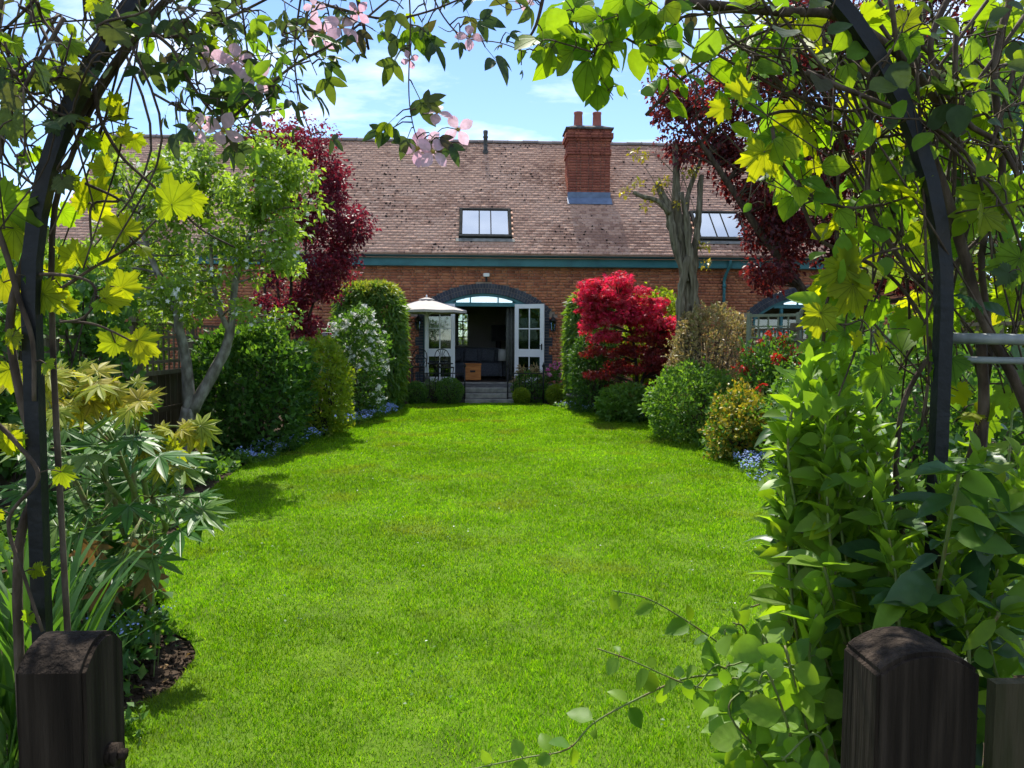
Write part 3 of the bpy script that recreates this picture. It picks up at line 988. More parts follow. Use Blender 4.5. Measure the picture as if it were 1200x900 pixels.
# fascia, gutter, downpipe
mb = MB()
mb.box(((X0 + X1) / 2, EY + .10, EZ - .155), (X1 - X0, .03, .24))
mb.box(((X0 + X1) / 2, EY + .20, EZ - .285), (X1 - X0, .22, .02))
mb.build('fascia', 'teal_paint', house)
mb = MB()
K = 8
for i in range(K):
    a0, a1 = math.pi + math.pi * i / K, math.pi + math.pi * (i + 1) / K
    r_ = .062
    mb.add([(X0, EY + .02 + r_ * math.cos(a0), EZ - .03 + r_ * math.sin(a0)), (X1, EY + .02 + r_ * math.cos(a0), EZ - .03 + r_ * math.sin(a0)),
            (X1, EY + .02 + r_ * math.cos(a1), EZ - .03 + r_ * math.sin(a1)), (X0, EY + .02 + r_ * math.cos(a1), EZ - .03 + r_ * math.sin(a1))], [(0, 1, 2, 3)])
mb.build('gutter', 'teal_dark', house)
dp = at(848, 330, WY)
mb = MB()
mb.tube(smooth_path([(dp.x + .08, EY + .03, EZ - .09), (dp.x + .07, EY + .06, EZ - .24), (dp.x, WY - .07, EZ - .55), (dp.x, WY - .06, EZ - .8)], 4) + [Vector((dp.x, WY - .06, .1))], .04, 10)
mb.tube([(dp.x, WY - .06, EZ - .78), (dp.x, WY - .06, EZ - .70)], .052, 10)
mb.build('downpipe', 'teal_paint', house, True)

# rooflights
for si, (a, b) in enumerate(SKY_X):
    def rp_(u, v, w):
        return Vector((u, EY, EZ)) + Vector(uv) * v + Vector(uw) * w
    v0, v1 = SK_V
    Rm = Matrix(RB.tolist())
    mb = MB()
    for (c, s) in ((((a + b) / 2, v0 - .02, .05), (b - a + .02, .09, .13)), (((a + b) / 2, v1 - .04, .05), (b - a + .02, .07, .11)),
                   ((a + .035, (v0 + v1) / 2, .052), (.07, v1 - v0 - .12, .115)), ((b - .035, (v0 + v1) / 2, .052), (.07, v1 - v0 - .12, .115))):
        mb.box(rp_(*c), s, Rm)
    sk = mb.build('skylight', 'slate_frame', house)
    f = MB()
    f.box(rp_((a + b) / 2, v0 - .14, .042), (b - a + .16, .13, .02), Rm)
    f.build('flashing', 'weathered_stone', sk).location = (0, 0, 0)
    wz = (b - a - .14)
    cuts = [0, .37, .62, 1.0]
    for i in range(3):
        u0, u1 = a + .07 + wz * cuts[i], a + .07 + wz * cuts[i + 1]
        p = MB()
        p.box(rp_((u0 + u1) / 2, (v0 + v1) / 2, .075), (u1 - u0 - .03, v1 - v0 - .12, .012), Rm)
        p.build('pane', 'sky_glass', sk).location = (0, 0, 0)
        if i:
            q = MB()
            q.box(rp_(u0, (v0 + v1) / 2, .078), (.028, v1 - v0 - .12, .03), Rm)
            q.build('glazing_bar', 'slate_frame', sk).location = (0, 0, 0)

# chimney
CX, CY, CW, CD = 3.10, 21.95, 1.14, .74
mb = MB()
ctop = 7.36
mb.box((CX, CY, (4.6 + ctop) / 2), (CW, CD, ctop - 4.6))
ch = mb.build('chimney', 'mortar', house)
BC, BH = [], []
for row in range(int((ctop - 4.9) / .075) + 1):
    z = 4.95 + row * .075
    pro = 0.0
    if abs(z - 6.72) < .08: pro = .03
    if z > ctop - .34: pro = .035
    if z > ctop - .26: pro = .075
    if z > ctop - .12: pro = .03
    for (axis, length, fixed) in (('x', CW, CY - CD / 2), ('y', CD, CX - CW / 2), ('y', CD, CX + CW / 2)):
        x = -length / 2 - pro - (row % 2) * .11
        end = length / 2 + pro
        k = row % 2
        while x < end:
            L = .215 if k % 2 == 0 else .1025
            a, b = max(x, -length / 2 - pro), min(x + L, end)
            if b - a > .02:
                if axis == 'x':
                    BC.append((CX + (a + b) / 2, fixed - pro / 2 - .004, z)); BH.append(((b - a) / 2, .014 + pro / 2, .0325))
                else:
                    s = -1 if fixed < CX else 1
                    BC.append((fixed + s * (pro / 2 + .004), CY + (a + b) / 2, z)); BH.append((.014 + pro / 2, (b - a) / 2, .0325))
            x += L + .01
            k += 1
o = link_mesh('bricks', boxes_mesh('bricks', BC, BH), ch, 'chimney_brick'); o.location = (0, 0, 0)
tag(o, kind='stuff')
mb = MB()
mb.box((CX, CY, ctop + .0), (CW + .19, CD + .19, .045))
zc = ctop + .022
mb.add([(CX - CW / 2 - .07, CY - CD / 2 - .07, zc), (CX + CW / 2 + .07, CY - CD / 2 - .07, zc), (CX + CW / 2 + .07, CY + CD / 2 + .07, zc), (CX - CW / 2 - .07, CY + CD / 2 + .07, zc),
        (CX - .4, CY - .2, zc + .11), (CX + .4, CY - .2, zc + .11), (CX + .4, CY + .2, zc + .11), (CX - .4, CY + .2, zc + .11)],
       [(0, 1, 5, 4), (1, 2, 6, 5), (2, 3, 7, 6), (3, 0, 4, 7), (4, 5, 6, 7)])
mb.build('chimney_cap', 'dark_stone', ch).location = (0, 0, 0)
for px_ in (-.27, .26):
    mb = MB()
    mb.lathe((CX + px_, CY, zc + .06), [(.13, 0), (.125, .1), (.115, .40), (.125, .41), (.128, .46), (.095, .46), (.09, .2)], 18)
    mb.build('chimney_pot', 'chimney_pot', ch, True).location = (0, 0, 0)
fy = CY - CD / 2
fz = EZ + (fy - EY) * math.tan(PHI)
mb = MB()
mb.box((CX, fy - .012 - .018, fz + .09), (CW + .06, .03, .18))
mb.box(Vector((CX, fy - .16, fz - .13 + .045)), (CW + .10, .30, .015), Matrix(RB.tolist()))
mb.build('flashing', 'lead', ch).location = (0, 0, 0)
# soil vent pipe through the roof
vp = at(569, 182, 23.2)
mb = MB()
mb.lathe((vp.x, 23.3, EZ + (23.3 - EY) * math.tan(PHI) - .05), [(.085, 0), (.085, .14), (.06, .16), (.06, .5), (.075, .51), (.075, .56), (.055, .57), (.07, .66), (.07, .72), (.02, .74)], 12)
mb.build('vent_pipe', 'dark_stone', house, True)

# arched timber frame with fanlight: teal
DX0, DX1 = XC - .76, XC + .80              # doorway
TRZ = 2.45                                 # transom


def arch_frame(xa, with_doorway):
    mb = MB()
    K = 28
    yf, yb = WY + .05, WY + .15
    for i in range(K):
        t0, t1 = -TH + 2 * TH * i / K, -TH + 2 * TH * (i + 1) / K
        r1, r0 = AR - .004, AR - .075
        mb.prism([(xa + r0 * math.sin(t0), ACZ + r0 * math.cos(t0)), (xa + r0 * math.sin(t1), ACZ + r0 * math.cos(t1)),
                  (xa + r1 * math.sin(t1), ACZ + r1 * math.cos(t1)), (xa + r1 * math.sin(t0), ACZ + r1 * math.cos(t0))], yf - .01, yb)
    for s in (-1, 1):
        mb.box((xa + s * (A_HALF - .04), (yf + yb) / 2, (FLOOR + SPR) / 2), (.07, .10, SPR - FLOOR))
    hw = half_open(TRZ) - .05
    mb.box((xa, WY + .095, TRZ - .03), (2 * hw, .12, .10))
    for x in (DX0 - XC, DX1 - XC):
        mb.box((xa + x + (-.035 if x < 0 else .035), WY + .10, (FLOOR + TRZ - .08) / 2), (.07, .10, TRZ - .08 - FLOOR))
    for x in (-.36, .36):
        mb.box((xa + x, WY + .10, TRZ + .13), (.035, .06, .27))
    if not with_doorway:
        for z in (1.05, 1.75):
            mb.box((xa, WY + .10, z), (2 * A_HALF - .1, .06, .05))
        for x in (-.25, .27):
            mb.box((xa + x, WY + .10, (FLOOR + TRZ) / 2), (.05, .055, TRZ - FLOOR - .1))
    fr = mb.build('door_frame' if with_doorway else 'window', 'teal_paint', house)
    # fanlight panes follow the curve
    def top(x):
        return ACZ + math.sqrt((AR - .08) ** 2 - x * x)
    edges = [-hw + .28, -.36, .36, hw - .28]
    for a, b in zip(edges[:-1], edges[1:]):
        n_ = 6
        pts = [(xa + a + .015, TRZ + .022), (xa + b - .015, TRZ + .022)]
        pts += [(xa + b - .015 + (a - b + .03) * i / n_, max(top(b - .015 + (a - b + .03) * i / n_), TRZ + .03)) for i in range(n_ + 1)]
        p = MB(); p.prism(pts, WY + .092, WY + .098)
        p.build('pane', 'sky_glass', fr).location = (0, 0, 0)
    sides = [(-A_HALF + .08, DX0 - XC - .075), (DX1 - XC + .075, A_HALF - .08)] if with_doorway else \
            [(-A_HALF + .08, DX0 - XC - .075), (DX0 - XC + .005, -.28), (-.22, .24), (.30, DX1 - XC - .005), (DX1 - XC + .075, A_HALF - .08)]
    for a, b in sides:
        p = MB()
        p.box((xa + (a + b) / 2, WY + .10, (FLOOR + SPR) / 2), (b - a, .006, SPR - FLOOR - .05))
        p.build('pane', 'glass', fr).location = (0, 0, 0)
    return fr


arch_frame(XA[0], True)
arch_frame(XA[1], False)


def door_leaf(hinge, angle, width, flip):
    """white half glazed leaf: four panes above the lock rail, two below"""
    H0, H1 = FLOOR + .01, TRZ - .02
    M = Matrix.Rotation(angle, 3, 'Z')
    hz = Vector(hinge)

    def P(x, y, z):
        return hz + M @ Vector((x, y, 0)) + Vector((0, 0, z))
    mb = MB()
    st, th = .105, .045

    def bar(x0, x1, z0, z1, t=th):
        mb.box(P((x0 + x1) / 2, 0, (z0 + z1) / 2), (x1 - x0, t, z1 - z0), M)
    bar(0, st, H0, H1); bar(width - st, width, H0, H1)
    zt, zm1, zm0, zb = H1 - .11, H0 + .86, H0 + .66, H0 + .13
    bar(st, width - st, zt, H1); bar(st, width - st, zm0, zm1); bar(st, width - st, H0, zb)
    m_ = width / 2
    zc_ = (zt + zm1) / 2
    bar(m_ - .013, m_ + .013, zm1, zt, .03); bar(m_ - .013, m_ + .013, zb, zm0, .03)
    bar(st, m_ - .013, zc_ - .013, zc_ + .013, .03); bar(m_ + .013, width - st, zc_ - .013, zc_ + .013, .03)
    d = mb.build('door', 'white_paint', house)
    for (x0, x1) in ((st, m_ - .013), (m_ + .013, width - st)):
        for (z0, z1) in ((zc_ + .013, zt), (zm1, zc_ - .013), (zb, zm0)):
            p = MB()
            p.box(P((x0 + x1) / 2, 0, (z0 + z1) / 2), (x1 - x0 - .002, .006, z1 - z0 - .002), M)
            p.build('pane', 'glass', d).location = (0, 0, 0)
    hd = MB()
    hx = width - st / 2
    hd.box(P(hx, -.03, H0 + .92), (.03, .02, .16), M)
    hd.tube([P(hx, -.03, H0 + .95), P(hx, -.07, H0 + .95), P(hx - .1, -.07, H0 + .95)], .009, 6)
    hd.build('handle', 'black_metal', d).location = (0, 0, 0)
    return d


door_leaf((DX0, WY + .02, 0), R(180 + 5), .78, False)['label'] = 'open white glazed door leaf behind the parasol'
door_leaf((DX1, WY + .02, 0), R(-24), .80, True)['label'] = 'open white glazed door leaf on the clear side'

# threshold and inside of the room
mb = MB()
mb.box((XC, WY + .03, FLOOR - .03), (1.66, .26, .06))
mb.build('threshold', 'weathered_stone', house)
RYB = 26.9
mb = MB()
mb.box((XC, (WY + .2 + RYB) / 2, FLOOR - .08), (7.2, RYB - WY - .2, .1))
mb.build('room_floor', 'dark_floor', house)
wq = at(536, 405, RYB); wp = at(549, 367, RYB)
mb = MB()
mb.box(((XC - 3.6 + wq.x) / 2, RYB + .1, 1.9), (wq.x - XC + 3.6, .2, 3.0))
mb.box(((XC + 3.6 + wp.x) / 2, RYB + .1, 1.9), (XC + 3.6 - wp.x, .2, 3.0))
mb.box(((wq.x + wp.x) / 2, RYB + .1, (.4 + wq.z) / 2), (wp.x - wq.x, .2, wq.z - .4))
mb.box(((wq.x + wp.x) / 2, RYB + .1, (3.4 + wp.z) / 2), (wp.x - wq.x, .2, 3.4 - wp.z))
for s in (-1, 1):
    mb.box((XC + s * 3.7, (WY + .32 + RYB) / 2, 1.9), (.2, RYB - WY - .34, 3.0))
mb.box((XC, (WY + .32 + RYB) / 2, 3.28), (7.2, RYB - WY - .34, .1))
mb.build('room_wall', 'plaster', house)
mb = MB()
wx, wz_ = (wq.x + wp.x) / 2, (wq.z + wp.z) / 2
for x in (wq.x + .02, wx, wp.x - .02):
    mb.box((x, RYB + .05, wz_), (.035, .05, wp.z - wq.z))
for z in np.linspace(wq.z + .02, wp.z - .02, 5):
    mb.box((wx, RYB + .052, z), (wp.x - wq.x, .045, .03))
win = mb.build('back_window', 'black_matt', house)
p = MB(); p.box((wx, RYB + .06, wz_), (wp.x - wq.x, .006, wp.z - wq.z)); p.build('pane', 'glass', win).location = (0, 0, 0)

# ------------------------------------------------------------------ patio, steps, railings
mb = MB()
mb.box((XC + .05, 19.34, FLOOR / 2 - .02), (5.6, 1.28, FLOOR - .02))
o = mb.build('patio', 'dark_stone', None)
tag(o, kind='structure')
st = thing('garden_steps', (XC + .1, 18.3, 0), 'weathered grey steps rising from the lawn to the open doors', 'steps')
for i in range(3):
    bevel_box('step', (XC + .11, 18.52 - .21 * (2 - i) + .1, .055 + .12 * i), (1.16, .34, .11), 'weathered_stone', st, .012)


def railing(x0, x1, y, label):
    t = thing('iron_railing', ((x0 + x1) / 2, y, 0), label, 'railing', 'low iron railings beside the steps')
    for x in (x0, x1):
        mb = MB()
        mb.tube([(x, y, 0), (x, y, .86)], .018, 8)
        mb.lathe((x, y, .86), [(.018, 0), (.032, .02), (.036, .045), (.02, .07), (.012, .09), (.004, .13)], 10)
        mb.build('post', 'black_metal', t, True)
    for z in (.14, .72):
        mb = MB(); mb.box(((x0 + x1) / 2, y, z), (abs(x1 - x0) - .036, .012, .025)); mb.build('rail', 'black_metal', t)
    nb = max(2, int(abs(x1 - x0) / .13))
    proto = None
    for i in range(1, nb):
        x = x0 + (x1 - x0) * i / nb
        if proto is None:
            mb = MB(); mb.tube([(0, 0, -.27), (0, 0, .27)], .007, 6); proto = mb.build('bar', 'black_metal', t); b = proto
        else:
            b = proto.copy(); COL.objects.link(b)
        b.location = Vector((x, y, .43)) - t.location
    return t


railing(at(481, 0, 18.1).x, at(545, 0, 18.1).x, 18.12, 'low black iron railing left of the grey steps')
railing(at(597, 0, 18.1).x, at(640, 0, 18.1).x, 18.12, 'low black iron railing right of the grey steps')

# ------------------------------------------------------------------ things on and by the house


def lantern(px, py, label):
    p = at(px, py, WY - .14)
    t = thing('wall_lantern', p, label, 'lantern', 'lanterns beside the garden doors')
    mb = MB()
    mb.box((p.x, WY - .02, p.z + .05), (.09, .03, .2))
    mb.tube(smooth_path([(p.x, WY - .03, p.z + .08), (p.x, WY - .10, p.z + .24), (p.x, WY - .14, p.z + .26), (p.x, WY - .14, p.z + .2)], 4), .011, 6)
    mb.build('bracket', 'black_metal', t)
    mb = MB()
    for s in range(6):
        a = s * math.pi / 3
        mb.tube([(p.x + .055 * math.cos(a), WY - .14 + .055 * math.sin(a), p.z - .16), (p.x + .085 * math.cos(a), WY - .14 + .085 * math.sin(a), p.z + .09)], .007, 4)
    mb.lathe((p.x, WY - .14, p.z - .19), [(.02, 0), (.06, .02), (.06, .035)], 6)
    mb.lathe((p.x, WY - .14, p.z + .085), [(.10, 0), (.10, .012), (.045, .08), (.02, .10), (.012, .13)], 6)
    mb.build('cage', 'black_metal', t)
    mb = MB()
    mb.lathe((p.x, WY - .14, p.z - .155), [(.048, 0), (.076, .24)], 6)
    mb.build('glass', 'glass', t)


lantern(490, 379, 'black wall lantern beside the parasol')
lantern(648, 380, 'black wall lantern on the brick wall beside the red maple')
p = at(570, 325, WY - .08)
t = thing('security_light', (p.x, WY, p.z), 'small white security light fixed above the crown of the brick arch', 'light')
bevel_box('lamp_head', (p.x, WY - .10, p.z + .06), (.16, .10, .09), 'lamp_white', t, .015)
mb = MB(); mb.box((p.x, WY - .035, p.z - .02), (.05, .06, .18)); mb.build('bracket', 'black_metal', t)

# orange chest in the doorway
cx = at(554, 440, WY + .5)
t = thing('wooden_chest', (cx.x, WY + .5, FLOOR), 'small orange wooden chest standing in the open doorway', 'chest')
bevel_box('box', (cx.x, WY + .52, FLOOR + .235), (.44, .36, .40), 'orange_wood', t, .02)
bevel_box('lid', (cx.x, WY + .52, FLOOR + .455), (.47, .39, .035), 'orange_wood', t, .01)
bevel_box('handle_hole', (cx.x, WY + .337, FLOOR + .27), (.14, .012, .05), 'black_matt', t, .004)
# sofa further inside
sx = at(552, 430, 22.6)
t = thing('sofa', (sx.x, 22.6, FLOOR), 'dark blue grey sofa with cushions inside the room', 'sofa')
bevel_box('seat', (sx.x, 22.6, FLOOR + .24), (1.7, .85, .40), 'navy_fabric', t, .06)
bevel_box('backrest', (sx.x, 23.0, FLOOR + .55), (1.7, .25, .62), 'navy_fabric', t, .08)
for s in (-1, 1):
    bevel_box('armrest', (sx.x + s * .90, 22.6, FLOOR + .36), (.22, .9, .66), 'navy_fabric', t, .07)
for i, x in enumerate((-.5, 0, .5)):
    bevel_box('cushion', (sx.x + x, 22.78, FLOOR + .64), (.42, .15, .40), 'navy_fabric', t, .07, 3, Matrix.Rotation(R(-14), 3, 'X') @ Matrix.Rotation(R(8 * (i - 1)), 3, 'Y'))
# dark stove
sv = at(584, 440, 23.6)
t = thing('stove', (sv.x, 23.6, FLOOR), 'black stove with flue standing in the dim room', 'stove')
bevel_box('body', (sv.x, 23.6, FLOOR + .48), (.52, .42, .66), 'black_matt', t, .02)
mb = MB(); mb.tube([(sv.x, 23.7, FLOOR + .8), (sv.x, 23.7, FLOOR + 1.55)], .085, 12); mb.box((sv.x, 23.7, FLOOR + 1.3), (.42, .3, .5)); mb.build('flue', 'black_matt', t)
mb = MB()
for a in (-.2, .2):
    for b in (-.15, .15):
        mb.tube([(sv.x + a, 23.6 + b, FLOOR - .03), (sv.x + a, 23.6 + b, FLOOR + .16)], .02, 6)
mb.build('feet', 'black_matt', t)
lp = at(589, 420, 21.9)
t = thing('floor_lamp', (lp.x, 21.9, FLOOR), 'lamp with a plain white shade inside the doorway', 'lamp')
mb = MB(); mb.lathe((lp.x, 21.9, FLOOR - .03), [(.13, 0), (.13, .02), (.012, .04), (.012, .55)], 12); mb.build('stand', 'black_matt', t, True)
mb = MB(); mb.lathe((lp.x, 21.9, FLOOR + .50), [(.14, 0), (.12, .34), (.118, .34), (.138, .002)], 16); mb.build('lamp_shade', 'lamp_white', t, True)
cu = at(599, 400, WY + .32)
mb = MB()
pts = []
for i in range(25):
    pts.append((cu.x - .14 + .4 * i / 24, WY + .36 + .03 * math.sin(i * 1.15)))
for (a, b) in zip(pts[:-1], pts[1:]):
    mb.add([(a[0], a[1], FLOOR), (b[0], b[1], FLOOR), (b[0], b[1], 2.35), (a[0], a[1], 2.35), (a[0], a[1] + .012, FLOOR), (b[0], b[1] + .012, FLOOR), (b[0], b[1] + .012, 2.35), (a[0], a[1] + .012, 2.35)],
           [(0, 1, 2, 3), (7, 6, 5, 4), (3, 2, 6, 7), (0, 4, 5, 1)])
o = mb.build('curtain', 'curtain_fabric', None, True)
tag(o, 'long grey green curtain hanging inside the open doorway', 'curtain')

# parasol
pp = at(500, 364, 18.95)
t = thing('parasol', (pp.x, 18.95, FLOOR), 'open cream parasol standing on the patio before the doors', 'parasol')
tz_ = 2.22
mb = MB(); mb.tube([(pp.x, 18.95, FLOOR + .02), (pp.x, 18.95, tz_ + .31)], .022, 10); mb.build('pole', 'white_paint', t, True)
mb = MB(); mb.lathe((pp.x, 18.95, FLOOR - .02), [(.26, 0), (.26, .05), (.08, .09), (.035, .28), (.02, .3)], 18); mb.build('base', 'dark_stone', t, True)
Rc = .98
mb = MB()
vs = []
for j, (q, h) in enumerate(((1.0, -.06), (1.0, 0), (.66, .105), (.34, .20), (.13, .26))):
    for k in range(16):
        a = 2 * math.pi * k / 16
        sag = (0.965 if k % 2 else 1.0) if q > .2 else 1.0
        vs.append((pp.x + Rc * q * sag * math.cos(a), 18.95 + Rc * q * sag * math.sin(a), tz_ + h - (.012 if k % 2 else 0)))
fs = []
for j in range(4):
    for k in range(16):
        a, b = j * 16 + k, j * 16 + (k + 1) % 16
        fs.append((a, b, b + 16, a + 16))
mb.add(vs, fs)
cano = mb.build('canopy', 'canvas', t)
mb = MB()
mb.lathe((pp.x, 18.95, tz_ + .255), [(.20, 0), (.19, .018), (.05, .055), (.02, .065)], 16)
mb.build('vent_cap', 'canvas', cano).location = (0, 0, 0)
mb = MB(); mb.lathe((pp.x, 18.95, tz_ + .315), [(.015, 0), (.025, .03), (.008, .07)], 10); mb.build('finial', 'white_paint', t)
for k in range(8):
    a = math.pi * k / 4
    mb = MB()
    mb.tube([(pp.x + .03 * math.cos(a), 18.95 + .03 * math.sin(a), tz_ + .24), (pp.x + Rc * .97 * math.cos(a), 18.95 + Rc * .97 * math.sin(a), tz_ - .015)], .007, 5)
    mb.tube([(pp.x + .03 * math.cos(a), 18.95 + .03 * math.sin(a), tz_ - .12), (pp.x + .5 * math.cos(a), 18.95 + .5 * math.sin(a), tz_ + .10)], .006, 5)
    mb.build('rib', 'white_paint', t)

# black iron patio table with two chairs
tb = at(503, 430, 19.15)
t = thing('patio_table', (tb.x, 19.15, FLOOR), 'round black iron patio table under the parasol', 'table')
mb = MB(); mb.lathe((tb.x + .25, 19.2, FLOOR + .50), [(.34, 0), (.345, .012), (.34, .025), (.0, .026)], 24); mb.build('table_top', 'black_metal', t, True)
for k in range(3):
    a = 2 * math.pi * k / 3 + .4
    mb = MB(); mb.tube(smooth_path([(tb.x + .25 + .24 * math.cos(a), 19.2 + .24 * math.sin(a), FLOOR - .02), (tb.x + .25 + .1 * math.cos(a), 19.2 + .1 * math.sin(a), FLOOR + .25), (tb.x + .25 + .2 * math.cos(a), 19.2 + .2 * math.sin(a), FLOOR + .5)], 4), .013, 6)
    mb.build('leg', 'black_metal', t)


def iron_chair(c, ang, label):
    c = Vector(c)
    M = Matrix.Rotation(ang, 3, 'Z')
    t = thing('patio_chair', c, label, 'chair', 'black iron patio chairs')

    def P(x, y, z):
        return c + M @ Vector((x, y, z))
    mb = MB(); mb.lathe(P(0, 0, .42), [(.2, 0), (.21, .012), (.2, .026), (0, .03)], 16); mb.build('seat', 'black_metal', t)
    for x in (-.15, .15):
        for y in (-.15, .15):
            mb = MB(); mb.tube(smooth_path([P(x * 1.15, y * 1.15, -.02), P(x * .9, y * .9, .2), P(x, y, .43)], 3), .011, 6); mb.build('leg', 'black_metal', t)
    mb = MB()
    mb.tube(smooth_path([P(-.18, .17, .43), P(-.19, .22, .7), P(-.1, .25, .86), P(.1, .25, .86), P(.19, .22, .7), P(.18, .17, .43)], 4), .011, 6)
    for x in (-.1, -.035, .035, .1):
        mb.tube(smooth_path([P(x * .6, .18, .44), P(x * 1.7, .21, .62), P(x * .5, .235, .74), P(x, .25, .86)], 4), .008, 5)
    mb.tube([P(-.18, .21, .64), P(.18, .21, .64)], .008, 5)
    mb.build('backrest', 'black_metal', t)


iron_chair((tb.x - .30, 18.95, FLOOR), R(205), 'black iron patio chair nearest the tall clipped bamboo hedge')
iron_chair((tb.x + .42, 18.80, FLOOR), R(160), 'black iron patio chair in front of the left glazed door')

# ------------------------------------------------------------------ fences and trellis


def fence(x, y0, y1, side, label, top=1.75):
    t = thing('timber_fence', (x, (y0 + y1) / 2, 0), label, 'fence')
    post = board = slat = None
    y = y0
    while y <= y1 + .01:
        if post is None:
            mb = MB(); mb.box((0, 0, top / 2 + .03), (.09, .09, top + .06)); post = mb.build('post', 'fence_wood', t); p = post
        else:
            p = post.copy(); COL.objects.link(p)
        p.location = Vector((x, y, 0)) - t.location
        y += 1.83
    for z in (.18, .62, 1.10, 1.24, 1.40, 1.56, top - .03):
        mb = MB(); mb.box((x - side * .065, (y0 + y1) / 2, z), (.035, y1 - y0, .055 if z < 1.2 else .035)); mb.build('rail', 'fence_wood', t)
    nb = int((y1 - y0) / .135)
    for i in range(nb):
        if board is None:
            mb = MB(); mb.box((0, 0, .58), (.018, .12, 1.06)); board = mb.build('board', 'fence_wood', t); b = board
        else:
            b = board.copy(); COL.objects.link(b)
        b.location = Vector((x + side * .02 + random.uniform(-.004, .004), y0 + .09 + i * .135, random.uniform(-.01, .01))) - t.location
    nb = int((y1 - y0) / .17)
    for i in range(nb):
        if slat is None:
            mb = MB(); mb.box((0, 0, (1.10 + top) / 2), (.018, .03, top - 1.12)); slat = mb.build('slat', 'fence_wood', t); b = slat
        else:
            b = slat.copy(); COL.objects.link(b)
        b.location = Vector((x - side * .035, y0 + .1 + i * .17, 0)) - t.location
    return t


fence(-4.15, 2.2, 16.9, -1, 'brown timber fence with trellis top behind the left flower border')
fence(4.75, 2.2, 16.9, 1, 'brown timber fence behind the right flower border')


def trellis(p0, p1, h0, h1, label, arch=False):
    p0, p1 = Vector(p0), Vector(p1)
    mid = (p0 + p1) / 2
    t = thing('trellis_panel', (mid.x, mid.y, 0), label, 'trellis')
    d = (p1 - p0); L = d.length; d.normalize()
    ang = math.atan2(d.y, d.x)
    M = Matrix.Rotation(ang, 3, 'Z')
    nn = Vector((-d.y, d.x, 0))
    for q in (p0, p1):
        mb = MB(); mb.box((q.x, q.y, (h1 + .04) / 2), (.06, .06, h1 + .04), M); mb.build('post', 'trellis_wood', t)
    k = max(3, int(round(L / .17)))
    for i in range(1, k):
        q = p0 + d * (L * i / k)
        mb = MB(); mb.box((q.x, q.y, (h0 + h1) / 2) , (.024, .014, h1 - h0), M); mb.build('slat', 'trellis_wood', t)
    kz = int(round((h1 - h0) / .17))
    for i in range(kz + 1):
        z = h0 + (h1 - h0) * i / kz
        q = mid - nn * .016
        mb = MB(); mb.box((q.x, q.y, z), (L - .06, .014, .045 if i in (0, kz) else .024), M); mb.build('slat', 'trellis_wood', t)
    if arch:
        mb = MB()
        pts = [(p1.x, p1.y, h1 - .1)] + [(p1 + d * (.35 - .35 * math.cos(a)) + Vector((0, 0, h1 - .1 + .32 * math.sin(a)))) for a in np.linspace(0, math.pi, 12)] + [p1 + d * .7 + Vector((0, 0, h0))]
        pts[0] = Vector((p1.x, p1.y, h0))
        mb.tube(pts, .032, 6)
        mb.build('arched_frame', 'trellis_wood', t)


a = at(878, 370, 12.2); b = at(936, 370, 11.6)
trellis((a.x, 12.2, 0), (b.x, 11.6, 0), .55, a.z, 'pale green square trellis panel beside the variegated hedge', True)
a = at(985, 370, 10.6); b = at(1030, 380, 9.6)
trellis((a.x, 10.6, 0), (b.x, 9.6, 0), .55, 1.75, 'pale green trellis panel behind the laurel shoots')

# ------------------------------------------------------------------ gate posts and arch


def gate_post(name, x0, x1, y0, y1, ztop, crown, along, label):
    """square post with a rounded head; along = axis the curve runs across"""
    mb = MB()
    K = 10
    t = thing('gate_post', ((x0 + x1) / 2, (y0 + y1) / 2, 0), label, 'post')
    n_z = 10
    prof = []
    for i in range(K + 1):
        s = -1 + 2 * i / K
        prof.append((s, ztop + crown * (1 - abs(s) ** 2.2)))
    bm = bmesh.new()
    vs0, vs1 = [], []
    if along == 'x':
        ring = [(x0, 0)] + [((x0 + x1) / 2 + s * (x1 - x0) / 2, z) for s, z in prof] + [(x1, 0)]
        vs0 = [bm.verts.new((x, y0, z)) for x, z in ring]; vs1 = [bm.verts.new((x, y1, z)) for x, z in ring]
    else:
        ring = [(y0, 0)] + [((y0 + y1) / 2 + s * (y1 - y0) / 2, z) for s, z in prof] + [(y1, 0)]
        vs0 = [bm.verts.new((x0, y, z)) for y, z in ring]; vs1 = [bm.verts.new((x1, y, z)) for y, z in ring]
    k = len(ring)
    bm.faces.new(vs0); bm.faces.new(vs1[::-1])
    for i in range(k):
        bm.faces.new((vs0[i], vs1[i], vs1[(i + 1) % k], vs0[(i + 1) % k]))
    bmesh.ops.recalc_face_normals(bm, faces=bm.faces)
    ed = [e for e in bm.edges if e.calc_face_angle(0) > .8]
    bmesh.ops.bevel(bm, geom=ed, offset=.006, segments=2, affect='EDGES')
    me = bpy.data.meshes.new('timber')
    bm.to_mesh(me); bm.free()
    link_mesh('timber', me, t, 'post_wood')
    return t


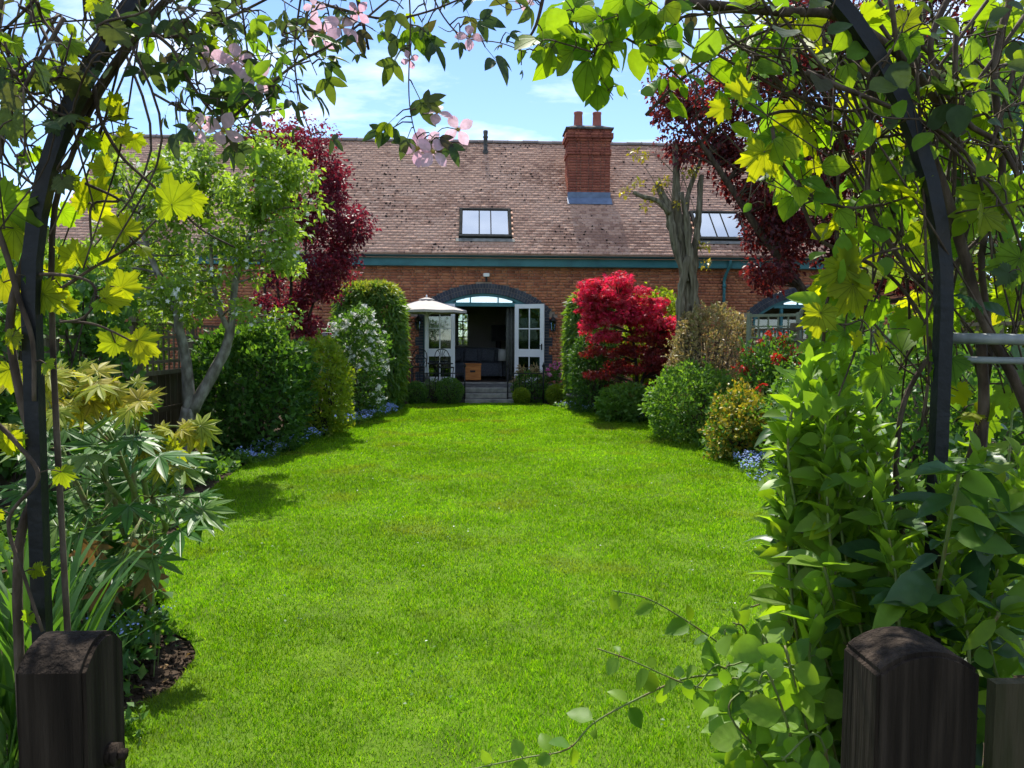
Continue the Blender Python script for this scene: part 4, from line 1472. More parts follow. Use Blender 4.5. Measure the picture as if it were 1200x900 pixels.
lf = at(15, 785, 1.0); rf = at(98, 790, 1.0)
gp = gate_post('gate_post', lf.x, rf.x, 1.0, 1.0 + .115, lf.z - .006, .030, 'y', 'dark weathered wooden gate post beside the strap leaves')
q = at(128, 884, 1.06)
mb = MB(); mb.tube([(rf.x - .002, 1.06, q.z), (rf.x + .014, 1.06, q.z)], .016, 10); mb.tube([(rf.x + .012, 1.06, q.z), (rf.x + .024, 1.06, q.z)], .008, 8); mb.build('bolt', 'post_wood', gp, True)
lf2 = at(1030, 790, 1.0); rf2 = at(1151, 790, 1.0)
gp2 = gate_post('gate_post', lf2.x, rf2.x, 1.0, 1.0 + .105, lf2.z, .028, 'x', 'dark weathered wooden gate post with rounded top under the laurel leaves')
mb = MB()
bx0 = at(1160, 800, 1.08)
for i in range(2):
    mb.box((bx0.x + .065 + i * .125, 1.085, (bx0.z) / 2), (.118, .02, bx0.z - .0 - i * .01))
    if i == 0:
        fb = thing('side_fence', (bx0.x + .12, 1.085, 0), 'mossy upright fence boards joined to the rounded gate post', 'fence')
    o = mb.build('board', 'board_wood', fb); mb = MB()
mb.box((bx0.x + .12, 1.115, .8), (.26, .03, .07)); mb.build('rail', 'board_wood', fb)

YA = 1.5
la = at(37, 361, YA); ra = at(1106, 361, YA)
AXC, AHW, ASP = (la.x + ra.x) / 2, (ra.x - la.x) / 2, la.z
arch = thing('garden_arch', (AXC, YA - .3, 0), 'black square tube metal garden arch framing the whole view', 'arch')


def hoop(y, name):
    pts = [(AXC - AHW, y, 0)] + [(AXC - AHW, y, ASP * i / 4) for i in range(1, 4)]
    pts += [(AXC - AHW * math.cos(a), y, ASP + AHW * math.sin(a)) for a in np.linspace(0, math.pi, 33)]
    pts += [(AXC + AHW, y, ASP * i / 4) for i in (3, 2, 1)] + [(AXC + AHW, y, 0)]
    w, dpt = .027, .025
    vs, fs = [], []
    pts = [Vector(p) for p in pts]
    for i, p in enumerate(pts):
        tg = (pts[min(i + 1, len(pts) - 1)] - pts[max(i - 1, 0)]).normalized()
        nn = Vector((-tg.z, 0, tg.x))
        for sx_, sy_ in ((-1, -1), (1, -1), (1, 1), (-1, 1)):
            vs.append(p + nn * (sx_ * w / 2) + Vector((0, sy_ * dpt / 2, 0)))
    for i in range(len(pts) - 1):
        for k in range(4):
            a, b = i * 4 + k, i * 4 + (k + 1) % 4
            fs.append((a, b, b + 4, a + 4))
    mb = MB(); mb.add(vs, fs)
    return mb.build(name, 'black_metal', arch)


hoop(YA, 'hoop')
hoop(YA - .62, 'hoop')
for s in (-1, 1):
    for z in (.35, .75):
        mb = MB()
        mb.tube([(AXC + s * AHW, YA - .6, z), (AXC + s * AHW, YA - .02, z)], .011 if z < 1.59 else .008, 8)
        mb.build('side_bar', 'grey_metal' if s > 0 and z > 1.2 else 'black_metal', arch, True)
for a in np.linspace(1.1, math.pi - 1.1, 4):
    mb = MB()
    mb.tube([(AXC - AHW * math.cos(a), YA - .6, ASP + AHW * math.sin(a)), (AXC - AHW * math.cos(a), YA - .02, ASP + AHW * math.sin(a))], .010, 8)
    mb.build('roof_bar', 'black_metal', arch, True)
# rails that reach out to the side of the arch
for py_, r_ in ((396, .011), (421, .007)):
    a = at(1103, py_, YA + .03); b = at(1290, py_ + 4, YA - .1)
    mb = MB(); mb.tube([a, b], r_, 8); mb.build('side_rail', 'grey_metal', arch, True)
#@@PLANTS
# ------------------------------------------------------------------ plants: helpers
SIMPLE = tmpl_simple()
NARROW = tmpl_simple(.13, .05, .25)
ROUND = tmpl_simple(.38, .10, .08)
STAR = (np.array([(0, .0, 0)] + [((.5 if i % 2 == 0 else .28) * math.sin(math.pi * i / 5), (.5 if i % 2 == 0 else .28) * math.cos(math.pi * i / 5), .06) for i in range(10)], float),
        np.array([(0, i, i % 10 + 1) for i in range(1, 11)]))
PALM5 = tmpl_polar([(0, 1), (14, .5), (22, .22), (34, .5), (44, .92), (56, .45), (64, .2), (78, .4), (90, .66), (104, .3), (130, .1), (180, .04)], 31, 0, .25, 3, .05)


def blob(cent, crad, per, size, droop=.25, upn=.6, squash=.85, shell=.45, vary=.35):
    cent = np.asarray(cent, float); K = len(cent)
    crad = np.broadcast_to(np.asarray(crad, float), (K,))
    N = K * per
    d = rdirs(N)
    c = np.repeat(cent, per, 0); r_ = np.repeat(crad, per)
    off = d * (r_ * rng.random(N) ** shell)[:, None]
    off[:, 2] *= squash
    ax = norm(d * .7 + rng.normal(size=(N, 3)) * .55 + np.array([0, 0, -droop]))
    nm = norm(d * .35 + rng.normal(size=(N, 3)) * .5 + np.array([0, 0, upn]))
    sz = size * (1 + rng.uniform(-vary, vary, N))
    rv = (.45 * np.repeat(rng.random(K), per) + .55 * rng.random(N)) % 1
    return c + off, ax, nm, sz, rv


def ellipsoid(c, rad, n, inner=.3, jit=0.12):
    d = rdirs(n)
    q = (inner ** 3 + (1 - inner ** 3) * rng.random(n)) ** (1 / 3)
    q *= 1 + rng.normal(0, jit, n)
    return np.asarray(c) + d * q[:, None] * np.asarray(rad)


def hedge_pts(c, half, n, size, p=4.0, depth=.12, rough=.06, axis_down=0.0, upn=.3, top_only=False, seed=0, zmin=0.02):
    d = rng.normal(size=(n, 3))
    if top_only:
        d[:, 2] = np.abs(d[:, 2]) * 2.2
    d = norm(d)
    q = 1 / (np.sum(np.abs(d) ** p, 1) ** (1 / p))
    dis = np.array([noise.noise(Vector(x) * 3.0 + Vector((seed, seed * 2, 0))) + .5 * noise.noise(Vector(x) * 8.0 + Vector((seed, 5, 0))) for x in d])
    q = q * (1 + rough * dis)
    pos = np.asarray(c) + d * q[:, None] * np.asarray(half) - d * (rng.exponential(depth, n) * .6)[:, None]
    keep = pos[:, 2] > zmin
    pos, d = pos[keep], d[keep]
    n = len(pos)
    ax = norm(d * .7 + rng.normal(size=(n, 3)) * .5 + np.array([0, 0, .25 - axis_down]))
    nm = norm(d * .6 + rng.normal(size=(n, 3)) * .45 + np.array([0, 0, upn]))
    return pos, ax, nm, size * rng.uniform(.65, 1.35, n), rng.random(n)


def cat_(*arrs):
    return tuple(np.concatenate([a[i] for a in arrs]) for i in range(5))


def leaf_obj(name, parent, mat, tm, arr):
    pos, ax, nm, sz, rv = arr
    o = link_mesh(name, leaves_mesh(name, tm, pos, ax, nm, sz, rv), parent, mat)
    return tag(o, kind='stuff')


def limbs(mb, start, targets, r0, r1=.006, sag=.15, sides=5, wig=.06):
    """curved branches from points on the trunk to cluster centres"""
    for tg in targets:
        tg = Vector(tg)
        s = min(start, key=lambda q: (Vector(q[0]) - tg).length + (0.6 if Vector(q[0]).z > tg.z else 0))
        a, ra = Vector(s[0]), s[1]
        m_ = a.lerp(tg, .5) + Vector((random.uniform(-wig, wig), random.uniform(-wig, wig), sag * (tg - a).length * random.uniform(-.2, .6)))
        path = smooth_path([a, m_, tg], 4)
        k = len(path)
        r_ = min(r0, ra * .6)
        mb.tube(path, [r_ + (r1 - r_) * i / (k - 1) for i in range(k)], sides)


def trunk_path(mb, pts, r0, r1, sides=10, wob=.25):
    path = smooth_path(pts, 5)
    k = len(path)
    rr = [r0 + (r1 - r0) * i / (k - 1) for i in range(k)]
    mb.tube(path, rr, sides, wob=wob)
    return [(tuple(p), r_) for p, r_ in zip(path, rr)]


def core(parent, c, half, mat='bark_dark', zmin=0.0):
    """bare twiggy inside of a dense bush"""
    mb = MB()
    c = Vector(c); base = Vector((c.x, c.y, 0))
    for i in range(46):
        d = Vector(rdirs(1)[0])
        e = c + Vector((d.x * half[0], d.y * half[1], d.z * half[2])) * random.uniform(.6, .95)
        e.z = max(e.z, .08)
        b = base + Vector((random.uniform(-.25, .25) * half[0], random.uniform(-.25, .25) * half[1], 0))
        m_ = b.lerp(e, .45); m_.z += .12 * half[2]
        path = smooth_path([b, m_, e], 3)
        mb.tube(path, [.016 - .012 * k / (len(path) - 1) for k in range(len(path))], 4)
    return mb.build('branches', mat, parent)


# ------------------------------------------------------------------ left border, far to near
def bush(name, label, cat, c, half, mat, n, size, tm=SIMPLE, p=2.6, depth=.14, rough=.16, down=0.0, upn=.35, group=None, seed=1, extra=None, corem='bark_dark'):
    t = thing(name, (c[0], c[1], 0), label, cat, group)
    arr = hedge_pts(c, half, n, size, p, depth, rough, down, upn, seed=seed)
    up_ = arr[0][:, 2] > c[2] - .2 * half[2]
    cand = arr[0][up_]
    ns = max(10, n // 110) if half[2] > .35 else 0
    if ns:
        st0 = cand[rng.integers(0, len(cand), ns)]
        dd = norm((st0 - np.asarray(c)) / np.asarray(half) + rng.normal(size=(ns, 3)) * .35 + np.array([0, 0, .5]))
        L_ = rng.uniform(.08, .30, ns) * min(1.0, half[2])
        tm_ = MB()
        for a_, d_, l_ in zip(st0, dd, L_):
            tm_.tube([Vector(a_ - d_ * .08), Vector(a_ + d_ * l_)], [.004, .0015], 4)
        tag(tm_.build('shoots', 'green_stem', t), kind='stuff')
        u_ = rng.random((ns, 12))
        pp_ = (st0[:, None] + dd[:, None] * (L_[:, None] * u_)[:, :, None]).reshape(-1, 3)
        m_ = len(pp_)
        arr = cat_(arr, (pp_, norm(np.repeat(dd, 12, 0) * .6 + rng.normal(size=(m_, 3)) * .6), norm(rng.normal(size=(m_, 3)) * .6 + np.array([0, -.2, .6])), size * rng.uniform(.6, 1.2, m_), rng.random(m_)))
    leaf_obj('foliage', t, mat, tm, arr)
    core(t, c, half, corem)
    return t


# clipped bamboo by the patio
def bamboo(c, half, label, seed, n=15000):
    t = thing('bamboo_hedge', (c[0], c[1], 0), label, 'hedge', 'clipped bamboo hedges either side of the patio')
    leaf_obj('foliage', t, 'bamboo_leaf', NARROW, hedge_pts(c, half, n, .17, 4.5, .10, .05, 1.1, .2, seed=seed))
    top = hedge_pts((c[0], c[1], c[2] + .02), (half[0] * 1.01, half[1] * 1.01, half[2] * 1.01), int(n * .34), .12, 4.5, .05, .05, .3, .4, top_only=True, seed=seed)
    k = top[0][:, 2] > c[2] + half[2] * .78
    leaf_obj('pale_or_new_leaves', t, 'bamboo_sunlit', NARROW, tuple(a[k] for a in top))  # golden leaves along the top: sunlight put into the leaf colour
    mb = MB()
    for i in range(60):
        x, y = c[0] + random.uniform(-.8, .8) * half[0], c[1] + random.uniform(-.8, .8) * half[1]
        h = c[2] + half[2] * random.uniform(.6, .92)
        mb.tube([(x, y, 0), (x + random.uniform(-.05, .05), y, h * .5), (x + random.uniform(-.12, .12), y + random.uniform(-.1, .1), h)], [.012, .011, .006], 5)
    mb.build('canes', 'bark_green', t)
    return t


b0 = at(441, 400, 16.6)
bamboo((b0.x - .16, 16.9, 1.30), (.70, .75, 1.34), 'tall clipped bamboo hedge with sunlit golden top left of the parasol', 1)
b1 = at(676, 400, 17.0)
bamboo((b1.x + .30, 17.2, 1.24), (.48, .7, 1.28), 'clipped bamboo hedge with sunlit golden edge behind the red maple', 2, 11000)

# white flowering shrub
w0 = at(414, 420, 14.6)
t = bush('flowering_shrub', 'shrub covered in white blossom in front of the tall bamboo hedge', 'shrub', (w0.x, 14.7, .98), (.56, .5, 1.02), 'mid_leaf', 5600, .075, p=2.3, rough=.38, seed=3)
fl = hedge_pts((w0.x, 14.7, .98), (.58, .53, 1.04), 300, .10, 2.3, .05, .38, 0, .3, seed=3)
k = (fl[0][:, 2] > .35)
fl = tuple(a[k] for a in fl)
leaf_obj('blossom', t, 'white_petal', STAR, blob(fl[0], .06, 9, .06, 0, .5))

# small grey plaque on a post
q = at(382, 395, 13.9)
t = thing('grey_plaque', (q.x, 13.9, 0), 'small pale grey square plaque on a post beside the white blossom', 'plaque')
bevel_box('panel', (q.x, 13.9, q.z), (.20, .05, .165), 'plaque_grey', t, .008)
mb = MB(); mb.box((q.x + .03, 13.94, q.z / 2 - .04), (.035, .035, q.z - .06)); mb.build('post', 'plaque_grey', t)

# golden green shrub and dark camellia
c0 = at(374, 460, 12.2)
bush('rounded_shrub', 'rounded yellow green shrub between the camellia and white blossom', 'shrub', (c0.x, 12.3, .72), (.46, .55, .76), 'lime_leaf', 6000, .06, ROUND, rough=.3, seed=5)
c0 = at(293, 465, 10.4)
tt = bush('camellia_shrub', 'large dark glossy evergreen shrub beside the pale forked tree', 'shrub', (c0.x - .02, 10.7, .78), (.66, .85, .86), 'camellia_leaf', 9500, .085, SIMPLE, 3.0, rough=.24, seed=7)
hp = hedge_pts((c0.x - .02, 10.7, .80), (.66, .85, .86), 2600, .07, 3.0, .04, .16, 0, .3, top_only=True, seed=7)
k = hp[0][:, 2] > .95
leaf_obj('pale_or_new_leaves', tt, 'spiraea_leaf', SIMPLE, tuple(a[k] for a in hp))  # paler leaves laid over the top of the bush

# purple leaved plum
pt = at(335, 390, 13.2)
t = thing('purple_tree', (pt.x, 13.3, 0), 'tall purple leaved plum tree behind the pale green apple tree', 'tree')
mb = MB()
st_ = []
for dx_, tip, r_ in ((-.18, (300, 255), .045), (.0, (340, 190), .055), (.12, (362, 230), .04), (.25, (395, 275), .035), (-.05, (318, 200), .04)):
    e = at(tip[0], tip[1], 13.3 + random.uniform(-.3, .3))
    st_ += trunk_path(mb, [(pt.x + dx_ * .3, 13.3, 0), (pt.x + dx_ * .7, 13.3 + random.uniform(-.1, .1), 1.1), ((pt.x + dx_ + e.x) / 2, 13.3, 2.4), tuple(e)], r_, .012, 7)
cl = []
for (px_, py_, rx_, rz_, nn) in ((352, 215, .80, 1.05, 44), (392, 265, .62, .80, 34), (345, 330, .70, .60, 30), (325, 170, .45, .5, 14), (395, 320, .35, .5, 12), (310, 370, .35, .35, 7), (352, 378, .35, .25, 7)):
    c = at(px_, py_, 13.3)
    cl.append(ellipsoid(c, (rx_, .65, rz_), nn, .2))
cl = np.concatenate(cl)
limbs(mb, st_, cl, .016)
mb.build('trunk', 'bark_dark', t)
leaf_obj('crown', t, 'plum_leaf', SIMPLE, blob(cl, rng.uniform(.14, .32, len(cl)), 130, .068, .25, .5))

# apple tree with forked grey trunk
base = at(213, 548, 9.3)
t = thing('apple_tree', (base.x, 9.3, 0), 'forked grey trunked apple tree with pale green leaves and white blossom', 'tree')
mb = MB()
fk = at(226, 470, 9.3)
st_ = trunk_path(mb, [(base.x, 9.3, -.05), at(216, 510, 9.3), at(222, 478, 9.3)], .105, .085, 12)
L1 = trunk_path(mb, [at(222, 482, 9.3), at(219, 430, 9.3), at(210, 385, 9.25), at(205, 355, 9.2), at(180, 310, 9.1), at(160, 250, 9.1)], .072, .02, 10)
L2 = trunk_path(mb, [at(225, 482, 9.3), at(248, 440, 9.35), at(266, 405, 9.4), at(272, 370, 9.4), at(278, 320, 9.45), at(300, 250, 9.5), at(305, 200, 9.5)], .078, .018, 10)
L3 = trunk_path(mb, [at(270, 390, 9.4), at(258, 365, 9.3), at(250, 330, 9.2), at(245, 260, 9.2), at(235, 200, 9.2)], .035, .012, 8)
st_ = L1[8:] + L2[12:] + L3[4:]
cl = []
for (px_, py_, rx_, rz_, nn) in ((265, 205, .85, .45, 30), (325, 230, .42, .5, 20), (200, 230, .55, .55, 20), (150, 210, .35, .4, 9), (290, 290, .6, .5, 22), (180, 320, .5, .45, 18), (235, 340, .5, .3, 12), (320, 185, .3, .3, 8), (140, 290, .3, .4, 8), (340, 300, .25, .3, 5), (300, 365, .3, .2, 4), (200, 370, .35, .2, 6)):
    c = at(px_, py_, 9.3 + random.uniform(-.3, .3))
    cl.append(ellipsoid(c, (rx_, .75, rz_), nn, .2))
cl = np.concatenate(cl)
limbs(mb, st_, cl, .014)
mb.build('trunk', 'bark_grey', t, True)
leaf_obj('crown', t, 'apple_leaf', SIMPLE, blob(cl, rng.uniform(.12, .25, len(cl)), 84, .075, .45, .45))
k = rng.random(len(cl)) < .6
leaf_obj('blossom', t, 'white_petal', STAR, blob(cl[k & (cl[:, 2] < 3.6)], .2, 14, .05, 0, .5))

# climber on the fence and shrubs beyond it
t = thing('fence_climber', (-4.0, 7.6, 0), 'leafy dark green climber smothering the fence behind the gold tipped plant', 'climber')
cl = np.stack([rng.uniform(-4.35, -3.75, 90), rng.uniform(4.4, 8.5, 90), rng.uniform(.3, 2.2, 90)], 1)
leaf_obj('foliage', t, 'mid_leaf', ROUND, blob(cl, rng.uniform(.2, .36, 90), 95, .095, .5, .3))
mb = MB()
for i in range(40):
    y = random.uniform(4.6, 8.4)
    mb.tube(smooth_path([(-3.98, y, 0), (-3.95, y + random.uniform(-.4, .4), .8), (-4.0 + random.uniform(-.2, .2), y + random.uniform(-.7, .7), random.uniform(1.4, 2.2))], 4), .008, 5)
mb.build('stems', 'bark_dark', t)
for (x, y, z, rx_, rz_, lab) in ((-6.2, 12.0, 1.6, 1.2, 1.3, 'bright green bush showing over the fence below the roof gable'), (-8.6, 14.5, 1.9, 1.6, 1.3, 'leafy bush over the fence at the far left edge')):
    bush('neighbour_bush', lab, 'bush', (x, y, z), (rx_, 1.2, rz_), 'apple_leaf' if x > -7 else 'mid_leaf', 6000, .12, seed=int(-x * 3), group='bushes beyond the fence')
# strawberry-like ground cover under the apple tree
def groundcover(name, label, cat, poly_pts, n, h, mat, size, tm=ROUND, flowers=None, fn=0, fsize=.018, group=None):
    cx_ = sum(p[0] for p in poly_pts) / len(poly_pts); cy_ = sum(p[1] for p in poly_pts) / len(poly_pts)
    t = thing(name, (cx_, cy_, 0), label, cat, group)
    P = np.array(poly_pts)
    lo, hi = P.min(0), P.max(0)

    def smp(k):
        out = np.zeros((0, 2))
        while len(out) < k:
            c = rng.uniform(lo, hi, (k * 2, 2))
            out = np.concatenate([out, c[in_poly(c, poly_pts)]])
        return out[:k]
    q = smp(n)
    hh = np.array([h * (.65 + .8 * noise.noise(Vector((x * 3.5, y * 3.5, 1)))) for x, y in q])
    pos = np.stack([q[:, 0], q[:, 1], np.maximum(hh, .03) * rng.random(n) ** .5], 1)
    up = np.array([0, 0, 1.])
    ax = norm(rng.normal(size=(n, 3)) * .8 + up * .35)
    nm = norm(rng.normal(size=(n, 3)) * .5 + up)
    leaf_obj('foliage', t, mat, tm, (pos, ax, nm, size * rng.uniform(.6, 1.4, n), rng.random(n)))
    mb = MB()
    for i in range(min(60, n // 20)):
        x, y = q[i]
        mb.tube([(x, y, 0), (x + random.uniform(-.03, .03), y, max(hh[i], .04) * .8)], .003, 4)
    tag(mb.build('stems', 'green_stem', t), kind='stuff')
    if flowers:
        q = smp(fn)
        # flowers gather in drifts
        dn = np.array([noise.noise(Vector((x * 5, y * 5, 4))) for x, y in q])
        q = q[dn > -.12]
        hh = np.array([h * (.65 + .8 * noise.noise(Vector((x * 3.5, y * 3.5, 1)))) for x, y in q])
        pos = np.stack([q[:, 0], q[:, 1], np.maximum(hh, .03) + rng.uniform(.0, .05, len(q))], 1)
        m_ = len(q)
        leaf_obj('flowers', t, flowers, STAR, (pos, norm(rng.normal(size=(m_, 3)) * np.array([1, 1, .3])), norm(rng.normal(size=(m_, 3)) * .5 + np.array([0, -.5, .8])), fsize * rng.uniform(.7, 1.3, m_), rng.random(m_)))
    return t


groundcover('ground_cover', 'low crinkled green ground cover at the foot of the pale forked tree', 'plants', [(-3.9, 7.6), (-2.85, 8.0), (-2.75, 9.6), (-3.9, 9.6)], 2200, .2, 'mid_leaf', .07)
FG = 'drifts of blue forget-me-nots'
groundcover('forget_me_nots', 'blue forget-me-nots along the lawn edge below the dark camellia', 'flowers', [(-3.0, 9.3), (-2.66, 9.3), (-2.45, 11.0), (-2.3, 12.6), (-2.7, 12.6)], 1500, .17, 'spiraea_leaf', .05, SIMPLE, 'blue_petal', 2200, .028, FG)
groundcover('forget_me_nots', 'blue forget-me-nots at the lawn edge near the white blossom shrub', 'flowers', [(-2.7, 12.8), (-2.15, 13.0), (-1.6, 16.0), (-2.1, 16.1)], 1900, .20, 'spiraea_leaf', .05, SIMPLE, 'blue_petal', 3600, .030, FG)
groundcover('ground_cover', 'grey green leafy clump at the foot of the tall bamboo hedge', 'plants', [(-2.2, 15.6), (-1.75, 15.7), (-1.6, 17.0), (-2.1, 17.0)], 700, .25, 'fatsia_green', .09)


def strap_clump(c, n, h, spread, mat, label, name='strap_leaf_clump', w=.022, parts=True):
    t = thing(name, (c[0], c[1], 0), label, 'plant')
    for i in range(n):
        a = random.uniform(0, 2 * math.pi)
        L = h * random.uniform(.6, 1.1)
        out = spread * random.uniform(.25, 1.0)
        b = Vector((c[0] + random.gauss(0, .07), c[1] + random.gauss(0, .07), 0))
        d = Vector((math.cos(a), math.sin(a), 0)); s = Vector((-d.y, d.x, 0))
        vs, fs = [], []
        K = 7
        for k in range(K + 1):
            u = k / K
            p_ = b + d * (out * (u ** 1.7)) + Vector((0, 0, L * (u - .28 * (out / max(spread, .01)) * u ** 3)))
            ww = w * (1 - u ** 3) * (.6 + .6 * min(u * 3, 1))
            vs += [p_ - s * ww + d * ww * .3, p_, p_ + s * ww + d * ww * .3]
        for k in range(K):
            o_ = k * 3
            fs += [(o_, o_ + 1, o_ + 4, o_ + 3), (o_ + 1, o_ + 2, o_ + 5, o_ + 4)]
        mb = MB(); mb.add(vs, fs)
        mb.build('leaf', mat, t, True)
    return t


q = at(400, 470, 14.0)
strap_clump((q.x, 13.6), 36, .5, .4, 'strap_leaf', 'green strap leaved clump below the white blossom shrub', w=.018)

# clipped box balls and pots along the patio edge
for (px_, py_, r_, lab) in ((487, 461, .27, 'round clipped box ball at the foot of the left railing'), (527, 461, .32, 'round clipped box ball beside the left of the steps'),
                            (611, 466, .20, 'low clipped box ball beside the right of the steps'), (652, 460, .24, 'clipped box ball below the magenta flowers')):
    c = at(px_, py_, 17.9)
    bush('box_ball', lab, 'shrub', (c.x, 17.95, r_ * .95), (r_, r_, r_), 'lime_leaf' if px_ > 600 else 'mid_leaf', 3600, .035, ROUND, 2.0, .05, .08, group='clipped box balls', seed=px_)
c = at(507, 462, 18.25)
bush('lavender_bush', 'grey leaved bush between the two left box balls', 'shrub', (c.x, 18.3, .26), (.26, .2, .30), 'spiraea_leaf', 1500, .05, NARROW, 2.2, .06, .2, seed=44)
c = at(622, 446, 18.25)
t = bush('cream_tufted_shrub', 'small shrub with cream tufted tips in front of the right white door', 'shrub', (c.x, 18.4, .34), (.42, .26, .40), 'mid_leaf', 2600, .06, SIMPLE, 2.2, .06, .2, seed=45)
cl = [tuple(at(px_, py_, 18.4)) for px_, py_ in ((610, 433), (616, 440), (626, 431), (632, 437), (638, 445), (605, 445))]
leaf_obj('tufts', t, 'variegated_leaf', NARROW, blob(cl, .09, 70, .11, .7, .3))
c = at(651, 440, 18.5)
t = thing('potted_geranium', (c.x, 18.6, 0), 'pot of magenta and pink flowers beside the right door', 'plant pot')
mb = MB(); mb.lathe((c.x, 18.55, FLOOR * 0), [(.12, .0), (.17, .30), (.185, .30), (.185, .36), (.15, .36), (.15, .30)], 16); mb.build('pot', 'chimney_pot', t, True)
cl = ellipsoid((c.x, 18.55, .66), (.2, .2, .28), 24, .2)
leaf_obj('foliage', t, 'mid_leaf', ROUND, blob(cl, .1, 40, .05))
leaf_obj('flowers', t, 'magenta_petal', STAR, blob(ellipsoid((c.x, 18.5, .78), (.22, .2, .24), 16, .4), .06, 14, .05, 0, .4))
# dark stone bird bath at the bed edge
c = at(676, 470, 16.6)
t = thing('bird_bath', (c.x, 16.4, 0), 'low dark stone bird bath at the lawn edge by the right bamboo hedge', 'bird bath')
mb = MB(); mb.lathe((c.x, 16.4, 0), [(.17, 0), (.16, .05), (.08, .09), (.06, .22), (.09, .27)], 14); mb.build('pedestal', 'dark_stone', t, True)
mb = MB(); mb.lathe((c.x, 16.4, .27), [(.09, 0), (.24, .04), (.26, .09), (.235, .09), (.2, .05), (.0, .035)], 18); mb.build('basin', 'dark_stone', t, True)

# ------------------------------------------------------------------ right border, far to near
# red japanese maple in tiers
mc = at(745, 470, 15.0)
t = thing('red_maple', (mc.x, 15.1, 0), 'bright red japanese maple in layered tiers beside the bare trunk', 'tree')
mb = MB()
st_ = trunk_path(mb, [(mc.x, 15.1, 0), (mc.x + .05, 15.1, .5), at(742, 400, 15.1), at(725, 350, 15.1)], .05, .015, 8)
st_ += trunk_path(mb, [(mc.x + .03, 15.1, .4), at(765, 410, 15.1), at(775, 370, 15.1)], .035, .012, 7)
cu_, cd_ = [], []
for (px_, py_, rx_, rz_, nn, top) in ((700, 345, .38, .32, 26, 1), (722, 330, .38, .14, 14, 1), (735, 365, .55, .22, 34, 1), (770, 385, .40, .18, 20, 1), (692, 378, .30, .18, 13, 1), (760, 355, .35, .15, 10, 1), (745, 372, .5, .1, 10, 1),
                                      (765, 420, .55, .20, 26, 0), (735, 428, .45, .14, 14, 0), (790, 400, .3, .3, 14, 0), (770, 452, .5, .12, 14, 0), (752, 470, .35, .08, 8, 0), (690, 340, .2, .3, 12, 1), (712, 352, .45, .3, 26, 1), (755, 372, .5, .2, 22, 1), (785, 392, .3, .2, 12, 1), (740, 400, .5, .2, 16, 0), (775, 435, .4, .2, 14, 0), (725, 480, .25, .06, 5, 0), (795, 380, .3, .15, 12, 1), (800, 405, .3, .2, 12, 0), (798, 440, .25, .2, 10, 0), (740, 345, .4, .2, 16, 1), (690, 365, .25, .25, 12, 1), (715, 412, .5, .10, 16, 0), (700, 440, .3, .08, 7, 0), (785, 462, .4, .12, 14, 0), (745, 455, .5, .08, 12, 0), (712, 395, .35, .12, 12, 1), (770, 405, .45, .12, 14, 0), (735, 478, .4, .06, 8, 0)):
    c = at(px_, py_, 15.0)
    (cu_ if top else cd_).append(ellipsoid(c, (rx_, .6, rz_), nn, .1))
cu_ = np.concatenate(cu_); cd_ = np.concatenate(cd_)
limbs(mb, st_, np.concatenate([cu_, cd_]), .012, .004)
mb.build('trunk', 'bark_dark', t)
leaf_obj('crown', t, 'maple_leaf', PALM5, blob(cu_, rng.uniform(.11, .22, len(cu_)), 52, .06, .75, .6, .42))
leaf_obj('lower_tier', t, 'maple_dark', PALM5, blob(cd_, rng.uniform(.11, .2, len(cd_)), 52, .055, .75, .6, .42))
# green foliage behind and under the maple
c = at(775, 350, 16.3)
bush('lime_shrub', 'fresh yellow green shrub showing above the red maple', 'shrub', (c.x, 16.5, 1.5), (.75, .6, 1.05), 'lime_leaf', 5200, .09, SIMPLE, 2.2, seed=21)
c = at(700, 430, 15.9)
bush('conifer_bush', 'dark green feathery bush beneath the red maple', 'bush', (c.x, 15.9, .85), (.55, .5, .95), 'camellia_leaf', 5200, .08, NARROW, 2.4, .12, .18, .5, seed=22)
c = at(735, 460, 14.3)
bush('leafy_perennial', 'low bright green leafy clump at the lawn edge below the maple', 'plant', (c.x, 14.3, .32), (.55, .5, .38), 'spiraea_leaf', 3000, .085, SIMPLE, 2.2, seed=23)
groundcover('forget_me_nots', 'blue forget-me-nots beneath the maple along the right lawn edge', 'flowers', [(1.75, 16.6), (2.2, 15.8), (2.85, 14.5), (3.2, 13.6), (3.6, 14.2), (2.9, 16.2)], 1900, .18, 'spiraea_leaf', .06, SIMPLE, 'blue_petal', 1300, .028, FG)

groundcover('edging_plants', 'low leafy edging between the golden bush and the spreading shrub', 'plants', [(3.1, 9.6), (3.5, 9.6), (3.6, 13.6), (3.2, 13.6), (3.15, 12)], 2200, .2, 'spiraea_leaf', .06, SIMPLE)
groundcover('edging_plants', 'low leafy edging beneath the clipped bamboo and red maple', 'plants', [(1.7, 17.3), (2.2, 16.2), (2.5, 16.4), (2.1, 17.6)], 900, .2, 'mid_leaf', .06, SIMPLE)
